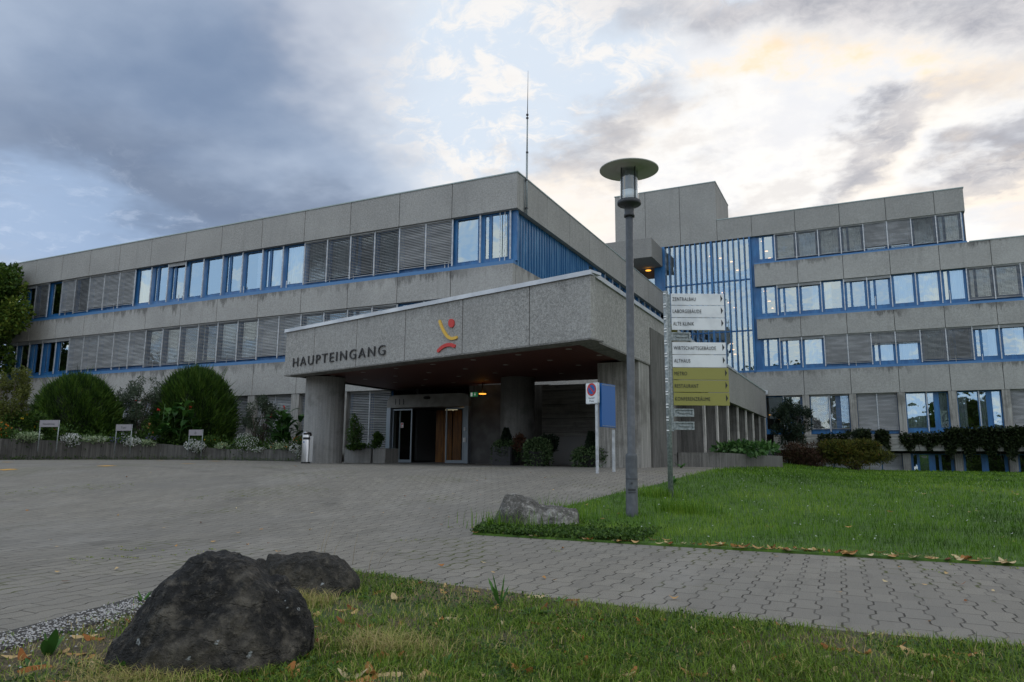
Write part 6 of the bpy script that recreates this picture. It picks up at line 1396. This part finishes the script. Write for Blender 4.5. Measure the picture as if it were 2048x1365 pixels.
# lawn
x, y, d = polar(210000, 7.3, 60, -40, 30, .9); k = (x > lawn_left(y)+.02*rng.normal(size=len(x))) & (y > lawn_front(x)+.03*rng.normal(size=len(x))) & (y < 50)
x, y, d = x[k], y[k], d[k]; vn = vnoise(x, y, .9, 3); vn2 = vnoise(x, y, 4.5, 8)
edge = np.clip((y-lawn_front(x))/.8, 0, 1); hh = (.045+.035*edge)*(1+.5*vn2)*rng.uniform(.6, 1.4, len(x))
P = np.stack([x, y, H(x, y)+.015], 1); vn3 = vnoise(x, y, .28, 17); v = np.clip(.45+.4*vn+.35*vn2+.4*vn3+rng.normal(0, .18, len(x)), 0, .97)
o = blades('lawn_grass', P, hh, np.maximum(.004, d*.00055), rng.uniform(.2, .9, len(x)), v, G_LAWN); tag(o, 'bright green mown lawn grass on the right', 'grass', kind='stuff')
# taller tufts beside posts and stone
def tuft(cx, cy, n, r, h, nm, lab):
    x = cx+rng.normal(0, r, n); y = cy+rng.normal(0, r*.7, n); P = np.stack([x, y, H(x, y)+.01], 1); o = blades(nm, P, h*rng.uniform(.5, 1.1, n), np.full(n, .009), rng.uniform(.1, .6, n), rng.uniform(.2, .9, n), G_LAWN); tag(o, lab, 'grass', kind='stuff')
tuft(b0[0]+.55, b0[1]+.9, 500, .25, .24, 'tall_grass', 'taller grass tuft right of the street lamp'); tuft(t0_[0]-.25, t0_[1]-.1, 350, .2, .22, 'tall_grass', 'taller grass tuft at the direction sign post')
tuft(c3[0]+.15, c3[1]+.5, 130, .22, .40, 'tall_grass', 'thin seeded grass behind the pale stone'); tuft(c3[0]-.1, c3[1]-.42, 260, .28, .26, 'tall_grass', 'grass blades in front of the pale stone')
# clover and moss at the tip of the lawn
n = 9000; x = rng.uniform(-4.3, -2.2, n); y = lawn_front(x)+np.abs(rng.normal(0, .55, n)); k = x > lawn_left(y)-.02; x, y = x[k], y[k]; P = np.stack([x, y, H(x, y)+.02+rng.uniform(0, .06, len(x))], 1); D_ = unit(rng.normal(size=P.shape)+np.array([0, 0, .3]))
o = cloud('clover', [leaves(P, D_, .035*rng.uniform(.6, 1.4, len(P)), .028, rng.random(len(P)))], G_HERB); tag(o, 'clover patch at the tip of the lawn before the pale stone', 'clover', kind='stuff')
# daisies on the lawn
x, y, d = polar(260, 8.2, 30, -22, 28); k = (x > lawn_left(y)+.1); x, y, d = x[k], y[k], d[k]; P = np.stack([x, y, H(x, y)+.07], 1); pp = np.repeat(P, 5, 0); D_ = unit(rng.normal(size=pp.shape)*[1, 1, .3]+np.array([0, 0, .4])); o = cloud('daisies', [leaves(pp, D_, .016, .010, rng.random(len(pp)))], F_WHITE); tag(o, 'tiny white daisies scattered over the lawn', 'daisies', kind='stuff')
# foreground turf
x, y, d = polar(330000, 1.6, 8.5, -75, 40, .95); k = (y < turf_back(x)+.02*rng.normal(size=len(x))) & (x > turf_left(y)+.30+.15*rng.normal(size=len(x))) 
x, y, d = x[k], y[k], d[k]; vn = vnoise(x, y, 1.3, 5); vn2 = vnoise(x, y, 5.5, 2); bare = np.clip(1.9*vn+.9*vn2-.12+np.clip((-1.9-x)*.9, 0, .7), -1, 1); k = rng.random(len(x)) > np.clip(bare*1.1, 0, .6)
x, y, d, vn, vn2, bare = x[k], y[k], d[k], vn[k], vn2[k], bare[k]
hh = .040*(1-.35*np.clip(bare, 0, 1))*(1+.5*vn2)*rng.uniform(.5, 1.5, len(x)); v = np.clip(.36+.24*np.clip(bare, -.3, 1)+rng.normal(0, .17, len(x)), 0, 1); dry = rng.random(len(x)) < (.04+.40*np.clip(bare, 0, 1)); v[dry] = rng.uniform(.8, 1, dry.sum())
P = np.stack([x, y, H(x, y)+.025], 1); o = blades('turf_grass', P, hh, np.full(len(x), .0042), rng.uniform(.3, 1.3, len(x)), v, G_TURF); tag(o, 'short patchy grass with dry tufts in the foreground', 'grass', kind='stuff')
# small clover-like leaves through the turf
x, y, d = polar(60000, 1.7, 6.5, -65, 35); k = (y < turf_back(x)) & (x > turf_left(y)+.35); x, y = x[k], y[k]; q_ = vnoise(x, y, 2.2, 12); k = q_ > .05; x, y = x[k], y[k]; P = np.stack([x, y, H(x, y)+.03+rng.uniform(0, .025, len(x))], 1); D_ = unit(rng.normal(size=P.shape)+np.array([0, 0, .2]))
o = cloud('turf_clover', [leaves(P, D_, .016*rng.uniform(.6, 1.5, len(P)), .013, rng.random(len(P)))], leafmat('clover_leaves', [(.02, .05, .01), (.05, .11, .02), (.10, .17, .04)])); tag(o, 'clover and small leaves in the foreground turf', 'clover', kind='stuff')
# dry tufts around the boulders
for (cx, cy, n, r, h, lab) in ((c1[0]+.05, c1[1]-.40, 1500, .16, .09, 'dry straw grass at the foot of the large boulder'), (c1[0]+.62, c1[1]+.45, 1200, .14, .10, 'dry grass tuft between the two boulders'), (c2[0]+.25, c2[1]-.32, 1100, .13, .11, 'dry grass tuft in front of the brown boulder')):
    x = cx+rng.normal(0, r, n); y = cy+rng.normal(0, r*.7, n); P = np.stack([x, y, H(x, y)+.02], 1); o = blades('dry_grass', P, h*rng.uniform(.4, 1.1, n), np.full(n, .003), rng.uniform(.5, 1.6, n), np.clip(rng.normal(.85, .15, n), 0, 1), G_TURF); tag(o, lab, 'dry grass', kind='stuff')
# tall thin stalks near the boulders
e = MB()
for (px, py, h, ln) in ((635, 1150, .34, .05), (640, 1150, .40, .08), (655, 1155, .36, .12), (628, 1150, .22, .02), (700, 1165, .20, -.16), (735, 1160, .20, .03), (745, 1160, .24, .12), (705, 1130, .25, .03)):
    p = hit(px, py); e.tube([p, p+np.array([ln*.4, ln*.2, h*.6]), p+np.array([ln, ln*.5, h])], [.002, .0016, .001], 5)
o = obj('dry_stalks', e, mat('straw_stalk', **{'Base Color': (.30, .24, .15)})); tag(o, 'thin straw stalks standing around the brown boulder', 'stalks', kind='stuff')
# broad-leaved weeds
def weed(px, py, label, nl, L_, W2, upr, lobed=False, dark=False):
    p = hit(px, py); t = thing('broadleaf_weed', label, 'weed', tuple(float(q) for q in p)); Vs = []; Fs = []; As = []
    for i in range(nl):
        a = 2*math.pi*i/nl+rng.uniform(-.4, .4); d_ = np.array([math.cos(a), math.sin(a), 0]); sd_ = np.array([-d_[1], d_[0], 0]); Lh = L_*rng.uniform(.7, 1.1); el_ = upr*rng.uniform(.8, 1.15); n = 9; k0 = len(Vs)
        for j in range(n+1):
            s_ = j/n; wj = W2/2*math.sin(math.pi*min(1, .08+s_*.92))**.7*(1.0 if not lobed else (.65+.35*(j % 2)))
            q = p+d_*Lh*s_*math.cos(el_)+np.array([0, 0, Lh*(s_*math.sin(el_)-.25*s_*s_*(1-el_/1.7))+.02]); Vs += [q-sd_*wj, q-np.array([0, 0, wj*.18]), q+sd_*wj]
        As += [rng.uniform(.2, .8)]*(3*(n+1))
        for j in range(n): a0 = k0+3*j; Fs += [(a0, a0+1, a0+4, a0+3), (a0+1, a0+2, a0+5, a0+4)]
    link('leaves', npmesh('leaves', Vs, Fs, As, ORG[t.name]), leafmat('weed_leaves', [(.025, .075, .015), (.05, .14, .025), (.09, .20, .04)], .45), t)
weed(1000, 1222, 'upright jagged dandelion weed at the edge of the foreground turf', 5, .20, .035, 1.25, True)
weed(1070, 1240, 'low spreading dark weed right of the upright dandelion', 10, .13, .04, .5)
weed(698, 1205, 'flat broad dock leaf behind the large boulder', 4, .15, .07, .35)
weed(95, 1325, 'upright paddle-leaved weed in the pebbles at the lower left', 5, .15, .045, 1.2)
weed(285, 1215, 'small weed at the paving edge left of the large boulder', 4, .10, .02, 1.0)
weed(240, 1362, 'leafy weed in the bottom left corner before the large boulder', 8, .13, .03, .8, True)
weed(430, 1362, 'small weed under the front of the large boulder', 6, .09, .025, .7, True)
weed(885, 1350, 'pale low weed tuft at the bottom of the photo', 8, .11, .02, .6, True)
weed(1345, 972, 'broad-leaved weed beside the direction sign post', 6, .26, .06, 1.0)
weed(1362, 938, 'small weed growing from the planter wall foot', 5, .3, .08, .7)
for i_, (px, py) in enumerate(((150, 1345), (60, 1350), (520, 1350), (760, 1260), (1180, 1262), (1250, 1340), (1560, 1310), (1120, 1215), (820, 1190))):
    weed(px, py, ['low leafy weed between the paddle-leaved weed and the large boulder', 'low leafy weed in the lower left corner', 'low leafy weed at the bottom right of the large boulder', 'small leafy weed in the turf right of the brown boulder', 'small leafy weed right of the dark spreading weed', 'low leafy weed at the bottom, right of the centre', 'low leafy weed at the bottom right of the turf', 'small weed at the turf edge behind the dark spreading weed', 'small weed at the turf edge left of the dandelion'][i_], 7, .075, .022, .6, i_ % 2 == 0)
# weeds in the paving joints
x, y, d = polar(5200, 3.4, 16, -62, 20); k = ~((y < turf_back(x)+.05) & (x > turf_left(y)-.05)) & ~((x > lawn_left(y)-.05) & (y > lawn_front(x)-.05)); q_ = vnoise(x, y, .5, 31)+.5*vnoise(x, y, 2.5, 4); k &= q_ > .34; x, y = x[k], y[k]
y = np.round(y/.15)*.15+rng.normal(0, .006, len(x)); P = np.repeat(np.stack([x, y, H(x, y)+.004], 1), 6, 0); P[:, 0] += rng.normal(0, .03, len(P)); o = blades('joint_moss', P, np.full(len(P), .012)*rng.uniform(.5, 1.5, len(P)), np.full(len(P), .008), rng.uniform(.5, 1.5, len(P)), rng.uniform(.3, .9, len(P)), G_TURF); tag(o, 'moss and tiny weeds in the paving joints', 'moss', kind='stuff')
# ------------------------------------------------------------ FALLEN LEAVES
def fallen(x, y, s_, name, lab, lift=.03):
    n = len(x); a = rng.uniform(0, 6.28, n); d_ = np.stack([np.cos(a), np.sin(a)*1., rng.uniform(-.08, .14, n)], 1); sd_ = np.stack([-np.sin(a), np.cos(a), rng.uniform(-.45, .45, n)], 1); sd_ = unit(sd_); L_ = s_*rng.uniform(.6, 1.35, n); Wd = L_*rng.uniform(.28, .55, n); cur = rng.uniform(.02, .28, n); Vs = []
    P = np.stack([x, y, H(x, y)+lift], 1); m_ = 6
    for j in range(m_+1):
        t = j/m_; wj = (Wd/2*np.sin(math.pi*min(1, .06+.9*t))**.8)[:, None]; c_ = P+d_*(L_*(t-.5))[:, None]+np.array([0, 0, 1.])*(L_*cur*(2*t-1)**2)[:, None]
        Vs += [c_-sd_*wj, c_+sd_*wj]
    V = np.stack(Vs, 1).reshape(-1, 3); k = 2*(m_+1); F = np.concatenate([np.arange(n)[:, None]*k+np.array([[2*j, 2*j+1, 2*j+3, 2*j+2]]) for j in range(m_)])
    o = link(name, npmesh(name, V, F, np.repeat(rng.random(n), k)), leafmat('dry_leaf', [(.16, .05, .015), (.32, .12, .03), (.45, .24, .08), (.55, .38, .18), (.60, .50, .30)], .7, .2)); tag(o, lab, 'fallen leaves', kind='stuff')
x, y, d = polar(900, 2.0, 6.0, -62, 30); k = (y < turf_back(x)+.02) & (x > turf_left(y)); fallen(x[k], y[k], .098, 'fallen_leaves', 'dry orange and beige leaves scattered on the foreground turf')
x = rng.uniform(-4.2, 6, 230); y = lawn_front(x)+np.abs(rng.normal(.02, .16, 230))-.05; fallen(x, y, .10, 'fallen_leaves', 'dry orange leaves along the near edge of the lawn')
x, y, d = polar(60, 8.5, 24, -25, 25); k = x > lawn_left(y); fallen(x[k], y[k], .075, 'fallen_leaves', 'a few dry leaves lying on the lawn', .06)
x, y, d = polar(120, 4, 26, -60, 10); k = ~((y < turf_back(x)+.05) & (x > turf_left(y)-.05)) & ~((x > lawn_left(y)-.05) & (y > lawn_front(x)-.05)); fallen(x[k], y[k], .05, 'fallen_leaves', 'a few dry leaves lying on the paving', .012)
